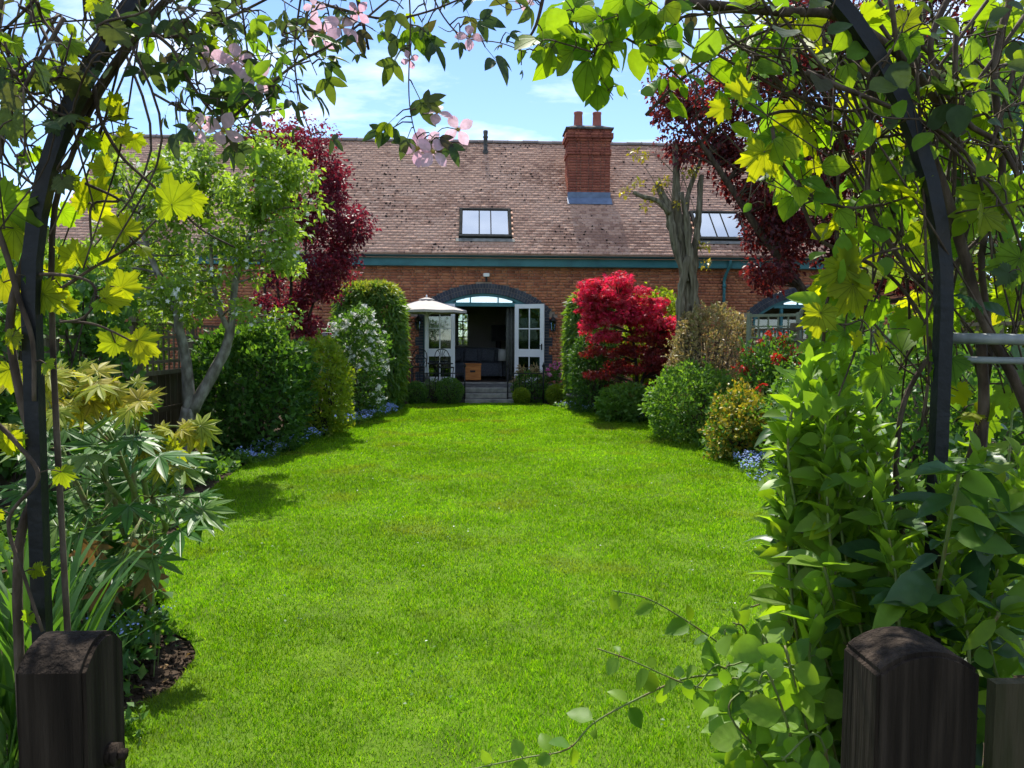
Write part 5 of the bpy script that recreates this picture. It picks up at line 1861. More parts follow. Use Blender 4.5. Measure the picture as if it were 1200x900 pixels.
# pollarded trunk with tufts of new leaf
pb = at(806, 440, 13.6)
t = thing('pollarded_tree', (pb.x, 13.6, 0), 'pollarded grey trunk with sawn limbs and small yellow leaf tufts', 'tree')
mb = MB()
P_ = lambda x, y, Y=13.6: at(x, y, Y)
st_ = trunk_path(mb, [(pb.x, 13.6, 0), P_(806, 380), P_(806, 345), P_(800, 300), P_(793, 250), P_(793, 215), P_(791, 165)], .135, .04, 14, .9)
trunk_path(mb, [(pb.x + .1, 13.5, 0), P_(815, 400, 13.5), P_(814, 345, 13.5), P_(808, 300, 13.45), P_(806, 262, 13.4), P_(798, 225, 13.4)], .10, .04, 12, .9)
trunk_path(mb, [(pb.x - .1, 13.5, 0), P_(798, 400, 13.45), P_(798, 345, 13.45), P_(806, 300, 13.4)], .09, .05, 10, .7)
trunk_path(mb, [P_(808, 360), P_(812, 310), P_(818, 260), P_(822, 205)], .10, .038, 12, .9)
trunk_path(mb, [P_(804, 330, 13.5), P_(790, 280, 13.5), P_(783, 245, 13.5), P_(770, 216, 13.5)], .075, .055, 12, .9)
trunk_path(mb, [P_(786, 250, 13.45), P_(770, 235, 13.45), P_(752, 230, 13.4), P_(742, 225, 13.4)], .05, .03, 8)
trunk_path(mb, [P_(800, 290, 13.7), P_(806, 230, 13.7), P_(822, 185, 13.7)], .06, .03, 8)
tips = [(742, 180), (755, 183), (733, 226), (748, 216), (778, 214), (805, 202), (812, 200), (795, 238), (757, 240), (825, 290), (828, 310), (770, 222)]
for i, (x, y) in enumerate(tips):
    s = random.choice(st_[18:])[0]
    path = smooth_path([s, Vector(s).lerp(P_(x, y, 13.45), .6) + Vector((0, 0, .12)), P_(x, y, 13.45)], 4)
    mb.tube(path, [.010 - .007 * k / (len(path) - 1) for k in range(len(path))], 4)
mb.build('trunk', 'bark_green', t, True)
leaf_obj('crown', t, 'gold_leaf', SIMPLE, blob([tuple(P_(x, y, 13.45)) for x, y in tips], .10, 26, .075, .2, .5))

# variegated hedge, spiraea, golden euonymus, red tipped shrub
c = at(838, 410, 13.0)
bush('variegated_hedge', 'clipped hedge of pale pinkish cream variegated leaves next to the trellis', 'hedge', (c.x, 13.1, 1.0), (.66, .6, 1.08), 'variegated_leaf', 9500, .06, SIMPLE, 3.0, .12, .22, seed=31)
c = at(815, 490, 11.6)
bush('spreading_shrub', 'loose dark green spreading shrub on the lawn edge before the variegated hedge', 'shrub', (c.x, 11.7, .5), (.66, .75, .62), 'spiraea_leaf', 7500, .065, SIMPLE, 2.4, .16, .3, seed=32)
c = at(875, 500, 9.6)
t = bush('golden_euonymus', 'golden yellow variegated bush at the right lawn edge', 'bush', (c.x, 9.7, .42), (.40, .45, .48), 'gold_leaf', 3600, .05, ROUND, 2.2, .12, .5, seed=33)
leaf_obj('inner_leaves', t, 'mid_leaf', ROUND, hedge_pts((c.x, 9.7, .40), (.42, .46, .46), 2600, .05, 2.2, .14, .5, seed=33))
c = at(912, 470, 10.2)
t = bush('red_tipped_shrub', 'shrub with scattered red new leaves in front of the trellis', 'shrub', (c.x, 10.3, .72), (.52, .5, .85), 'mid_leaf', 5200, .065, SIMPLE, 2.2, .2, .35, seed=35)
rt_ = hedge_pts((c.x, 10.3, .74), (.55, .53, .88), 110, .1, 2.2, .03, .35, seed=35)[0]
leaf_obj('pale_or_new_leaves', t, 'red_leaf', SIMPLE, blob(rt_, .05, 16, .06, .2, .4))
groundcover('forget_me_nots', 'blue forget-me-nots in front of the golden bush on the right', 'flowers', [(2.95, 8.2), (3.3, 8.0), (3.9, 8.7), (4.3, 9.6), (3.2, 9.5)], 900, .2, 'spiraea_leaf', .055, SIMPLE, 'blue_petal', 1600, .026, FG)
c = at(960, 500, 8.2)
bush('border_shrub', 'mid green border shrub behind the pale laurel shoots', 'shrub', (c.x + .1, 8.3, .6), (.6, .7, .75), 'mid_leaf', 4200, .075, SIMPLE, 2.3, .2, .3, seed=36)
c = at(1050, 520, 6.0)
bush('border_shrub', 'leafy shrub filling the border behind the arch leg', 'shrub', (c.x + .1, 6.1, .75), (.75, .8, .9), 'mid_leaf', 5200, .085, SIMPLE, 2.3, .2, .3, seed=37)
groundcover('ground_cover', 'low leafy plants at the lawn edge beside the trailing honeysuckle', 'plants', [(2.2, 3.4), (2.9, 5.8), (3.25, 8.2), (4.4, 8.2), (4.4, 3.4)], 5200, .28, 'mid_leaf', .08)

# copper beech leaning over the trellis
cb = at(940, 420, 13.8)
t = thing('copper_tree', (cb.x + .5, 13.8, 0), 'large copper purple tree rising behind the trellis on the right', 'tree')
mb = MB()
x0_ = cb.x + .5
st_ = trunk_path(mb, [(x0_, 13.8, 0), (x0_ - .05, 13.8, 1.6), (x0_ + .05, 13.8, 3.4), (x0_ - .1, 13.8, 6.2)], .16, .04, 10)
st_ += trunk_path(mb, [(x0_, 13.8, 1.8), at(890, 270, 13.6), at(830, 180, 13.4), at(790, 130, 13.4)], .09, .02, 8)
st_ += trunk_path(mb, [(x0_, 13.8, 1.6), at(1000, 240, 13.6), at(1060, 120, 13.6)], .09, .02, 8)
cl = []
for (px_, py_, rx_, rz_, nn) in ((815, 150, .75, .75, 28), (870, 110, .8, .9, 30), (930, 60, 1.0, 1.0, 40), (900, 210, .75, .7, 34), (960, 170, .9, 1.1, 44), (895, 262, .45, .35, 18), (940, 280, .7, .6, 34), (1010, 230, .8, 1.0, 34), (1060, 110, .9, 1.2, 34), (910, 320, .35, .25, 10), (1000, 330, .6, .45, 18), (1120, 220, .8, 1.2, 28), (865, 175, .5, .4, 14), (790, 110, .45, .4, 10), (1000, 40, 1.0, 1.0, 34), (1100, 20, 1.0, 1.0, 30), (1170, 120, .9, 1.2, 30), (1060, 290, .8, .7, 26), (1160, 320, .8, .7, 22), (930, 130, .9, .9, 34)):
    c = at(px_, py_, 13.8)
    cl.append(ellipsoid(c, (rx_, .9, rz_), nn, .2))
cl = np.concatenate(cl)
limbs(mb, st_, cl, .022)
mb.build('trunk', 'bark_dark', t)
leaf_obj('crown', t, 'beech_leaf', SIMPLE, blob(cl, rng.uniform(.18, .38, len(cl)), 92, .09, .5, .5))

# green tree beyond the right fence that closes the view behind the arch
tx_ = 6.2
t = thing('broadleaf_tree', (tx_, 8.4, 0), 'dense green broadleaf tree beyond the right fence behind the arch', 'tree')
mb = MB()
st_ = trunk_path(mb, [(tx_, 8.4, 0), (tx_ + .1, 8.4, 1.6), (tx_, 8.3, 3.0), (tx_, 8.4, 4.8)], .15, .04, 10)
cl = np.concatenate([ellipsoid((tx_, 8.4, 3.4), (1.5, 1.5, 2.0), 90, .3), ellipsoid((tx_ - .6, 7.4, 1.9), (1.0, 1.3, .9), 40, .2)])
limbs(mb, st_, cl, .02)
mb.build('trunk', 'bark_dark', t)
leaf_obj('crown', t, 'lime_leaf', SIMPLE, blob(cl, rng.uniform(.22, .42, len(cl)), 80, .11, .4, .5))
# shrubbery seen through the room's far window
bush('garden_bush', 'sunlit green bush seen through the window at the back of the room', 'bush', (-1.4, 31, 1.6), (1.2, 1.0, 1.6), 'lime_leaf', 2500, .14, SIMPLE, seed=60)


# ------------------------------------------------------------------ near plants with single leaves
class Plant:
    def __init__(self, name, loc, label, cat, stem_mat='vine_cane'):
        self.t = thing(name, loc, label, cat)
        self.mb = MB(); self.L = []; self.nodes = []; self.sm = stem_mat; self.meshes = {}

    def cane(self, pts, r0, r1=None, k=5, sides=6, nodes=True):
        path = smooth_path(pts, k)
        r1 = r0 if r1 is None else r1
        n_ = len(path)
        self.mb.tube(path, [r0 + (r1 - r0) * i / (n_ - 1) for i in range(n_)], sides, wob=.15)
        if nodes:
            self.nodes += path
        return path

    def leaf(self, pos, axis, normal, size, tm, mat, petiole_from=None, pr=.0013):
        self.L.append((Vector(pos), Vector(axis), Vector(normal), size, tm, mat))
        if petiole_from is not None:
            a = Vector(petiole_from); b = Vector(pos)
            m_ = a.lerp(b, .5) + Vector((0, 0, .15 * (b - a).length))
            self.mb.tube([a, m_, b], [pr * 1.2, pr, pr * .9], 4)

    def along(self, path, spacing, size, tms, mat, petiole=.03, face=.5, droop=.5, start=.0, opposite=False, up=.45, vary=.35, outward=.6):
        """leaves at intervals along a cane"""
        d = 0.0; nxt = spacing * random.uniform(.3, 1)
        total = sum((b - a).length for a, b in zip(path[:-1], path[1:]))
        side = 1
        for a, b in zip(path[:-1], path[1:]):
            seg = (b - a).length
            while d + seg > nxt:
                u = (nxt - d) / max(seg, 1e-6)
                p = a.lerp(b, u)
                tg = (b - a).normalized()
                if nxt / total >= start:
                    for s in ((1, -1) if opposite else (side,)):
                        lat = tg.cross(Vector((random.gauss(0, .5), -1 + random.gauss(0, .4), random.gauss(0, .5)))).normalized() * s
                        ax = (lat * outward + tg * .45 + Vector((random.gauss(0, .3), random.gauss(0, .3), random.gauss(0, .25) - droop))).normalized()
                        pet = petiole * random.uniform(.5, 1.4)
                        q_ = p + (lat * .8 + tg * .3 + Vector((0, 0, random.uniform(-.1, .3)))).normalized() * pet
                        nm = Vector((random.gauss(0, .45), -face + random.gauss(0, .45), up + random.gauss(0, .35)))
                        m_ = mat if isinstance(mat, str) else random.choice(mat)
                        self.leaf(q_, ax, nm, size * random.uniform(1 - vary, 1 + vary) * (.55 + .45 * min(1, 2.2 * (1 - nxt / total) + .15)), random.choice(tms), m_, p if pet > .004 else None)
                    side = -side
                nxt += spacing * random.uniform(.7, 1.3)
            d += seg

    def finish(self, limit=300, leaf_name='leaf'):
        self.mb.build('stems', self.sm, self.t, True)
        o0 = self.t.location
        order = sorted(self.L, key=lambda q: -(q[3] / (q[0] - EYE).length))
        rest = {}
        for i, (pos, ax, nm, sz, tm, mat) in enumerate(order):
            if i >= limit:
                rest.setdefault((id(tm), mat), [tm, mat, []])[2].append((pos, ax, nm, sz))
                continue
            key = (id(tm), mat)
            if key not in self.meshes:
                me = np_mesh('leaf', tm[0], tm[1], None, True)
                me.materials.append(MATS[mat])
                self.meshes[key] = me
            o = bpy.data.objects.new(leaf_name, self.meshes[key])
            y = ax.normalized()
            z = (nm - y * nm.dot(y))
            z = z.normalized() if z.length > 1e-4 else y.orthogonal().normalized()
            x = y.cross(z)
            M = Matrix((x, y, z)).transposed().to_4x4()
            o.matrix_local = Matrix.Translation(pos - o0) @ M @ Matrix.Scale(sz, 4)
            o.parent = self.t
            COL.objects.link(o)
        bymat = {}
        for tm, mat, lst in rest.values():
            bymat.setdefault(mat, []).append((tm, lst))
        for mat, groups in bymat.items():
            V, T, RR, b = [], [], [], 0
            for tm, lst in groups:
                pos = np.array([q[0] for q in lst]); ax = np.array([q[1] for q in lst]); nm = np.array([q[2] for q in lst]); sz = np.array([q[3] for q in lst])
                M = frames(ax, nm)
                v = np.einsum('nij,kj->nki', M, tm[0]) * sz[:, None, None] + pos[:, None]
                V.append(v.reshape(-1, 3)); T.append((tm[1][None] + len(tm[0]) * np.arange(len(lst))[:, None, None]).reshape(-1, 3) + b)
                RR.append(np.repeat(rng.random(len(lst)), len(tm[0]))); b += len(lst) * len(tm[0])
            o = link_mesh('foliage', np_mesh('foliage', np.concatenate(V), np.concatenate(T), np.concatenate(RR), True), self.t, mat)
            tag(o, kind='stuff')

    def twigs(self, poly, n, Yr, length, r_, **kw):
        """side shoots that start on the nearest cane and end inside the outline"""
        P = np.array(poly); lo, hi = P.min(0), P.max(0)
        k = 0
        while k < n:
            c = rng.uniform(lo, hi, (1, 2))
            if not in_poly(c, poly)[0]:
                continue
            k += 1
            e = at(c[0, 0], c[0, 1], random.uniform(*Yr))
            s = min(self.nodes, key=lambda q: (q - e).length)
            dvec = e - s
            if dvec.length < 1e-3:
                continue
            m_ = s.lerp(e, .5) + Vector((random.gauss(0, .2), random.gauss(0, .2), random.gauss(0, .2))) * dvec.length
            tip = e + (dvec.normalized() * .5 + Vector((random.gauss(0, .6), random.gauss(0, .4), random.gauss(0, .6)))) * length * random.uniform(.4, 1)
            path = self.cane([s, m_, e, tip], r_, r_ * .45, 4, 5)
            self.along(path, **kw)


def A(lst, Y):
    """pixels (x, y[, depth offset]) at distance Y"""
    return [at(p[0], p[1], Y + (p[2] if len(p) > 2 else 0)) for p in lst]


# --- fatsia with gold new growth at the left
q = at(140, 600, 4.2)
fa = Plant('fatsia_shrub', (q.x, 4.3, 0), 'large leaved fatsia with glossy hand shaped leaves and yellow new growth', 'shrub', 'green_stem')
poly = [(30, 470), (160, 470), (215, 520), (250, 590), (225, 625), (185, 655), (150, 700), (90, 690), (30, 640)]
P = np.array(poly); lo, hi = P.min(0), P.max(0)
stems = []
for i in range(9):
    e = at(random.uniform(50, 190), random.uniform(480, 600), random.uniform(3.9, 4.6))
    stems.append(fa.cane([(q.x + random.gauss(0, .12), 4.4 + random.gauss(0, .12), 0), ((q.x + e.x) / 2, 4.35, e.z * .55), e], .02, .012, 4, 7))
k = 0
while k < 95:
    c = rng.uniform(lo, hi, (1, 2))
    if not in_poly(c, poly)[0]:
        continue
    k += 1
    Yd = random.uniform(3.6, 4.7)
    e = at(c[0, 0], c[0, 1], Yd)
    s = min(fa.nodes, key=lambda z: (z - e).length + max(0, z.z - e.z))
    out = (e - Vector((q.x, 4.4, e.z - .25)))
    ax = (out.normalized() * .7 + Vector((random.gauss(0, .3), -.35, -.35)))
    fa.leaf(e, ax, (random.gauss(0, .25), -.45 + random.gauss(0, .25), .8), random.uniform(.12, .21), random.choice(FATSIA), 'fatsia_green', s, .0035)
for (x, y, n_) in ((35, 450, 8), (70, 455, 7), (150, 465, 8), (125, 455, 5), (205, 512, 9), (190, 525, 6), (95, 470, 5), (15, 500, 5), (230, 505, 4), (50, 445, 8), (170, 475, 6), (110, 450, 7), (85, 440, 6), (60, 480, 5), (200, 545, 4)):
    c = at(x, y, random.uniform(3.7, 4.1))
    s = min(fa.nodes, key=lambda z: (z - c).length)
    fa.cane([s, s.lerp(c, .5) + Vector((0, 0, .05)), c], .007, .005, 3, 5, False)
    for i in range(n_):
        d = Vector((random.gauss(0, 1), random.gauss(0, .7), random.gauss(.1, .6))).normalized()
        p_ = c + d * random.uniform(.03, .09)
        fa.leaf(p_, d + Vector((0, 0, -.5)), (d.x * .4, -.6, .5), random.uniform(.07, .13), random.choice(FATSIA), 'fatsia_gold', c, .003)
for (x, y) in ((172, 675), (165, 640), (120, 690), (105, 640)):
    c = at(x, y, 3.8)
    fa.leaf(c, (.2, -.2, -1), (.3, -1, .2), .13, FATSIA[1], 'dry_leaf', min(fa.nodes, key=lambda z: (z - c).length), .003)
fa.finish(220)

# --- strap leaves and forget-me-nots by the left post
q = at(32, 760, 2.75)
strap_clump((q.x - .02, 2.8), 60, .98, .55, 'strap_leaf', 'tall green strap leaved clump behind the left gate post', w=.016)
q = at(110, 745, 3.5)
groundcover('forget_me_nots', 'blue forget-me-nots beside the open patch of soil near the left post', 'flowers', [(q.x - .25, 3.1), (q.x + .12, 3.0), (q.x + .26, 3.4), (q.x + .22, 3.9), (q.x - .3, 4.1)], 900, .24, 'fatsia_green', .07, SIMPLE, 'blue_petal', 380, .014, FG)
groundcover('weeds', 'small green weeds in the bed corner beside the left gate post', 'plants', [(-1.75, 2.4), (-1.25, 2.3), (-1.3, 3.0), (-1.5, 3.3), (-1.8, 3.2)], 500, .09, 'spiraea_leaf', .04, SIMPLE)
groundcover('bed_foliage', 'low shaded leaves under the fatsia at the left lawn edge', 'plants', [(-2.6, 4.2), (-1.75, 4.3), (-2.2, 5.3), (-2.6, 6.8), (-2.9, 7.6), (-3.7, 7.6), (-3.6, 4.4)], 3000, .24, 'mid_leaf', .09)

# --- grape vine on the left leg of the arch
gv = Plant('grape_vine', (la.x, YA, 0), 'golden leaved grape vine climbing the left leg of the arch', 'vine')
Y = 1.52
gv.cane([(la.x - .05, YA + .05, 0)] + A([(20, 700), (48, 560), (25, 470), (12, 380), (30, 300), (60, 200), (110, 110), (175, 20), (240, -40)], YA + .04), .010, .006)
c1 = gv.cane(A([(110, 100), (118, 140), (140, 180), (165, 205), (200, 235), (235, 268), (275, 290)], Y), .0045, .0018)
c2 = gv.cane(A([(28, 382), (55, 350), (85, 330), (112, 312), (150, 290), (183, 258)], Y), .0045, .002)
c3 = gv.cane(A([(30, 322), (70, 322), (105, 330), (112, 350), (98, 372), (70, 378)], Y - .02), .0035, .002)
c4 = gv.cane(A([(70, 376), (110, 380), (145, 395), (160, 405)], Y), .003, .0015)
c5 = gv.cane(A([(-10, 250), (8, 300), (22, 350), (38, 400), (40, 470)], Y - .04), .006, .004)
c6 = gv.cane(A([(-10, 490), (20, 520), (45, 560), (10, 610), (30, 680), (50, 740)], Y - .06), .0045, .003)
c7 = gv.cane(A([(100, 215), (140, 235), (108, 240), (107, 285)], Y), .003, .002)
c8 = gv.cane(A([(45, 215), (75, 195), (100, 160), (150, 120)], Y), .004, .002)
GL = [(108, 222, 62, 20, 0), (133, 262, 52, -50, 0), (198, 222, 62, -10, 0), (217, 243, 46, 200, 0), (150, 328, 42, 40, 0), (134, 352, 40, 100, 0), (172, 405, 46, 120, 0),
      (125, 396, 40, -60, 0), (156, 398, 34, 30, 0), (168, 420, 30, 150, 0), (88, 292, 40, 0, 0), (72, 315, 34, 60, 0), (60, 355, 48, 140, 0), (15, 285, 62, 180, 0), (12, 345, 56, 150, 0), (18, 375, 42, 210, 0),
      (12, 445, 44, 170, 0), (8, 525, 40, 190, 0), (140, 128, 26, 0, 0), (152, 160, 30, 90, 0), (118, 190, 32, -30, 0), (128, 120, 30, -80, 0), (243, 62, 36, 170, 0), (128, 300, 26, 20, 0),
      (160, 170, 28, 160, 0), (22, 255, 80, 120, 1), (12, 105, 62, 160, 1), (40, 20, 45, 200, 1), (90, 60, 36, 100, 1), (60, 90, 36, 220, 1), (115, 10, 34, 180, 0), (125, 18, 30, 130, 0)]
for (x, y, s, rot, kind) in GL:
    Yl = Y + random.uniform(-.06, .06)
    p = at(x, y, Yl)
    a = R(rot)
    ax = Vector((math.sin(a), random.uniform(-.3, .1), math.cos(a)))
    pos = p - ax.normalized() * (s * .28 / F * Yl)
    s0 = min(gv.nodes, key=lambda z: (z - pos).length)
    gv.leaf(pos, ax, (random.gauss(0, .25), -1, random.gauss(.15, .25)), s * .62 / F * Yl, random.choice(GRAPE), 'grape_green' if kind else 'grape', s0, .0016)
for c in (c1, c2, c3, c5, c6, c8):
    gv.along(c, .09, .028, GRAPE, ['grape', 'grape_green'], .03, .9, .3)
gv.twigs([(0, 0), (200, 0), (110, 150), (60, 230), (0, 240)], 34, (1.35, 1.7), .12, .003, spacing=.06, size=.035, tms=GRAPE + OVATE, mat=['clematis', 'clematis', 'grape_green', 'clematis'], petiole=.03, face=.7)  # dark leaf materials here stand for the shade above the arch
for i in range(26):
    a = at(random.uniform(-20, 190), random.uniform(-30, 60), random.uniform(1.4, 1.8)); b = at(random.uniform(-20, 130), random.uniform(80, 330), random.uniform(1.4, 1.8))
    m_ = a.lerp(b, .5) + Vector((random.gauss(0, .06), random.gauss(0, .05), random.gauss(0, .05)))
    gv.cane([a, m_, b], random.uniform(.0015, .0045), .0015, 5, 5)
gv.finish(300)

# --- pink clematis over the top of the arch
cm_ = Plant('pink_clematis', (-.35, YA, 0), 'clematis with pale pink four petalled flowers trailing from the top of the arch', 'climber')
Y = 1.45
cm_.cane([(la.x + .04, YA + .03, 0), (la.x + .03, YA + .04, .8)] + A([(60, 330), (85, 180), (150, 60), (250, -60)], YA + .05), .007, .004)
cc = [cm_.cane(A(l, Y + o_), r_, r_ * .5) for l, o_, r_ in (
    ([(150, 20), (200, 55), (225, 100), (262, 140), (300, 112), (345, 76), (400, 45), (455, 0), (500, -30)], .0, .0035),
    ([(165, 40), (215, 42), (270, 20), (330, -10)], .06, .004),
    ([(478, -30), (481, 30), (479, 95), (481, 130), (488, 160), (498, 172)], -.03, .0016),
    ([(330, -10), (390, 8), (450, 22), (500, 14), (560, -10)], .02, .003),
    ([(500, -20), (520, 20), (545, 44), (585, 50), (618, 62)], .0, .0016),
    ([(415, -20), (424, 20), (432, 58)], .04, .005),
    ([(355, -20), (345, 60), (352, 120), (365, 160)], .03, .0022),
    ([(200, 30), (240, 70), (262, 140), (250, 165)], -.02, .0026),
    ([(640, -20), (628, 30), (608, 60)], .03, .004),
    ([(280, -20), (290, 60), (300, 140)], .05, .0025),
    ([(180, -20), (225, 30), (235, 110), (300, 165)], .05, .0025),
    ([(180, 110), (215, 128), (262, 140), (330, 128)], .0, .0025))]
for c in cc:
    cm_.along(c, .05, .062, TRIF, ['clematis', 'clematis', 'clematis', 'grape_green'], .025, .6, .5, vary=.4)
cm_.twigs([(190, 0), (400, 0), (370, 120), (330, 160), (250, 165), (200, 120), (160, 40)], 46, (1.32, 1.62), .07, .0016, spacing=.045, size=.06, tms=TRIF, mat=['clematis', 'clematis', 'honeysuckle', 'clematis'], petiole=.02, face=.6)
cm_.twigs([(400, 0), (640, 0), (600, 40), (480, 50), (420, 30)], 10, (1.38, 1.52), .05, .0013, spacing=.06, size=.06, tms=TRIF, mat='clematis', petiole=.02, face=.6)
for (x, y, rot) in ((470, 140, 220), (482, 150, 200), (503, 158, 120), (520, 160, 150), (460, 150, 250), (488, 128, 60)):
    p = at(x, y, 1.42); a = R(rot)
    cm_.leaf(p, (math.sin(a), -.1, math.cos(a)), (.1, -1, .35), .06, TRIF[0], 'clematis', min(cm_.nodes, key=lambda z: (z - p).length))
cm_.finish(300)
pet = tmpl_ovate(.30, .06, .18, .55)
PV, PF = [], []
for k in range(4):
    a = R(90 * k)
    v = pet[0] * np.array([1.15, 1, 1]) + np.array([0, .06, 0])
    PV.append(np.stack([v[:, 0] * math.cos(a) - v[:, 1] * math.sin(a), v[:, 0] * math.sin(a) + v[:, 1] * math.cos(a), v[:, 2]], 1)); PF.append(pet[1] + k * len(v))
fme = np_mesh('flower', np.concatenate(PV), np.concatenate(PF), None, True); fme.materials.append(MATS['pink_petal'])
mb = MB()
mb.lathe((0, 0, 0), [(.10, -.02), (.13, .05), (.08, .13), (.02, .14)], 8)
for i in range(14):
    a = 2 * math.pi * i / 14
    mb.tube([(.08 * math.cos(a), .08 * math.sin(a), .02), (.19 * math.cos(a), .19 * math.sin(a), .14)], .012, 4)
so = mb.build('stamens', 'stamen', None); sme = so.data; bpy.data.objects.remove(so)
for (x, y, s, rx_, rz_) in ((550, 43, 34, -75, 20), (512, 132, 40, -50, 10), (537, 152, 40, -95, 40), (490, 174, 42, -85, 15), (507, 178, 44, -60, 60), (500, 166, 36, -100, 30), (400, 32, 46, -60, 35), (378, 38, 44, -110, 0),
                            (288, 78, 48, -65, 10), (262, 152, 46, -130, 20), (300, 92, 40, -110, 50), (276, 70, 44, -70, 70), (480, 70, 22, -120, 0), (368, 8, 26, -90, 30), (245, 70, 38, -100, 60), (615, 2, 24, -80, 10), (420, 15, 30, -120, 30), (235, 150, 34, -100, 10)):
    p = at(x, y, 1.42 + random.uniform(-.03, .05))
    f = bpy.data.objects.new('flower', fme)
    M = Matrix.Rotation(R(rz_ + random.uniform(-8, 8)), 4, 'Y') @ Matrix.Rotation(R(-rx_), 4, 'X') @ Matrix.Rotation(R(random.uniform(0, 90)), 4, 'Z')
    f.matrix_local = Matrix.Translation(p - cm_.t.location) @ M @ Matrix.Scale(s * .48 / F * 1.42, 4)
    f.parent = cm_.t; COL.objects.link(f)
    so = bpy.data.objects.new('stamens', sme); so.parent = f; COL.objects.link(so)
    s0 = min(cm_.nodes, key=lambda z: (z - p).length)
    mb = MB(); mb.tube(smooth_path([s0, s0.lerp(p, .5) + Vector((0, .01, .02)), p], 3), .0009, 4); mb.build('flower_stalk', 'green_stem', cm_.t)

# --- vine and honeysuckle on the right leg
rv_ = Plant('green_vine', (ra.x, YA, 0), 'dense yellow green vine with thick brown stems over the right of the arch', 'vine')
Y = 1.55
thick = [([(1010, -40), (985, 10), (1030, 75), (1075, 150), (1105, 220), (1130, 300), (1150, 370), (1195, 460), (1230, 560)], 0.0, .013),
         ([(780, 2), (850, 8), (920, 14), (985, 20), (1060, 70), (1120, 150)], .02, .011),
         ([(1022, 85), (1019, 160), (1017, 230), (1026, 260), (1062, 312), (1102, 352)], .04, .0065),
         ([(672, 86), (700, 56), (740, 38), (800, 20), (880, 12)], .0, .0035),
         ([(757, 135), (800, 92), (860, 52), (930, 25)], .05, .0035),
         ([(835, 155), (868, 110), (885, 60), (920, 10)], .0, .003),
         ([(905, 150), (913, 185), (945, 225), (990, 243), (1035, 240)], -.03, .004),
         ([(965, 400), (970, 350), (990, 322), (1020, 300), (1060, 290)], -.02, .0035),
         ([(1190, -20), (1165, 80), (1175, 200), (1150, 300), (1160, 420), (1130, 560)], .08, .008),
         ([(1120, -20), (1090, 60), (1130, 140), (1180, 180), (1230, 300)], .05, .007),
         ([(940, 240), (960, 280), (1000, 300), (1050, 330), (1090, 400), (1080, 500)], .1, .0045),
         ([(880, 60), (930, 110), (990, 130), (1040, 120)], .08, .004),
         ([(860, 150), (930, 130), (1010, 160), (1090, 150), (1200, 120)], .12, .004),
         ([(1130, 560), (1150, 450), (1110, 330), (1180, 240), (1210, 100)], .15, .005),
         ([(1060, 640), (1050, 560), (1060, 470), (1100, 400)], .1, .007),
         ([(640, 20), (700, 30), (760, 60), (800, 95)], .03, .003)]
rc = []
for l_, o_, r_ in thick:
    rc.append(rv_.cane(A(l_, Y + o_), r_, r_ * .75, 5, 8))
rv_.cane([(ra.x + .1, YA + .05, 0), (ra.x + .08, YA + .06, .7), at(1150, 520, Y + .05), at(1150, 400, Y + .02)], .014, .011)
for c in rc[3:8] + rc[15:]:
    rv_.along(c, .045, .055, BROAD + OVATE, ['grape_green', 'honeysuckle', 'grape_green'], .015, .6, .45, opposite=True)
rv_.twigs([(610, 0), (800, 0), (770, 90), (700, 100), (640, 50)], 16, (1.45, 1.65), .06, .0018, spacing=.04, size=.055, tms=BROAD, mat=['honeysuckle', 'grape_green', 'grape_green'], petiole=.012, face=.6, opposite=True)
rv_.twigs([(760, 60), (900, 0), (1200, 0), (1200, 330), (1120, 380), (1000, 310), (960, 250), (900, 230), (870, 130)], 60, (1.45, 2.2), .10, .0024, spacing=.065, size=.06, tms=GRAPE + MAPLE3 + BROAD, mat=['grape_green', 'grape_green', 'grape', 'honeysuckle'], petiole=.03, face=.6, droop=.45)
rv_.twigs([(1040, 0), (1200, 0), (1200, 420), (1120, 380), (1090, 200)], 60, (1.5, 2.4), .10, .0024, spacing=.06, size=.055, tms=GRAPE + OVATE + BROAD, mat=['clematis', 'laurel_dark', 'grape_green', 'clematis', 'honeysuckle'], petiole=.03, face=.6, droop=.45)  # shade on the right side put in through darker leaf materials
rv_.twigs([(780, 0), (1200, 0), (1200, 200), (1080, 180), (960, 80), (850, 60)], 52, (1.4, 1.8), .14, .0022, spacing=.07, size=.055, tms=BROAD + OVATE, mat=['honeysuckle', 'clematis', 'grape_green', 'clematis'], petiole=.02, face=.5)  # darker leaf mix paints the shaded upper corner
rv_.twigs([(880, 150), (1010, 130), (1010, 300), (930, 260)], 16, (1.55, 1.9), .08, .002, spacing=.06, size=.055, tms=GRAPE + MAPLE3 + BROAD, mat=['grape', 'grape_green'], petiole=.03, face=.7)
rv_.twigs([(940, 310), (1100, 300), (1200, 330), (1200, 520), (1060, 480), (970, 420)], 26, (1.5, 2.0), .10, .0024, spacing=.065, size=.058, tms=GRAPE + BROAD, mat=['grape_green', 'grape_green', 'grape', 'honeysuckle'], petiole=.03, face=.6)
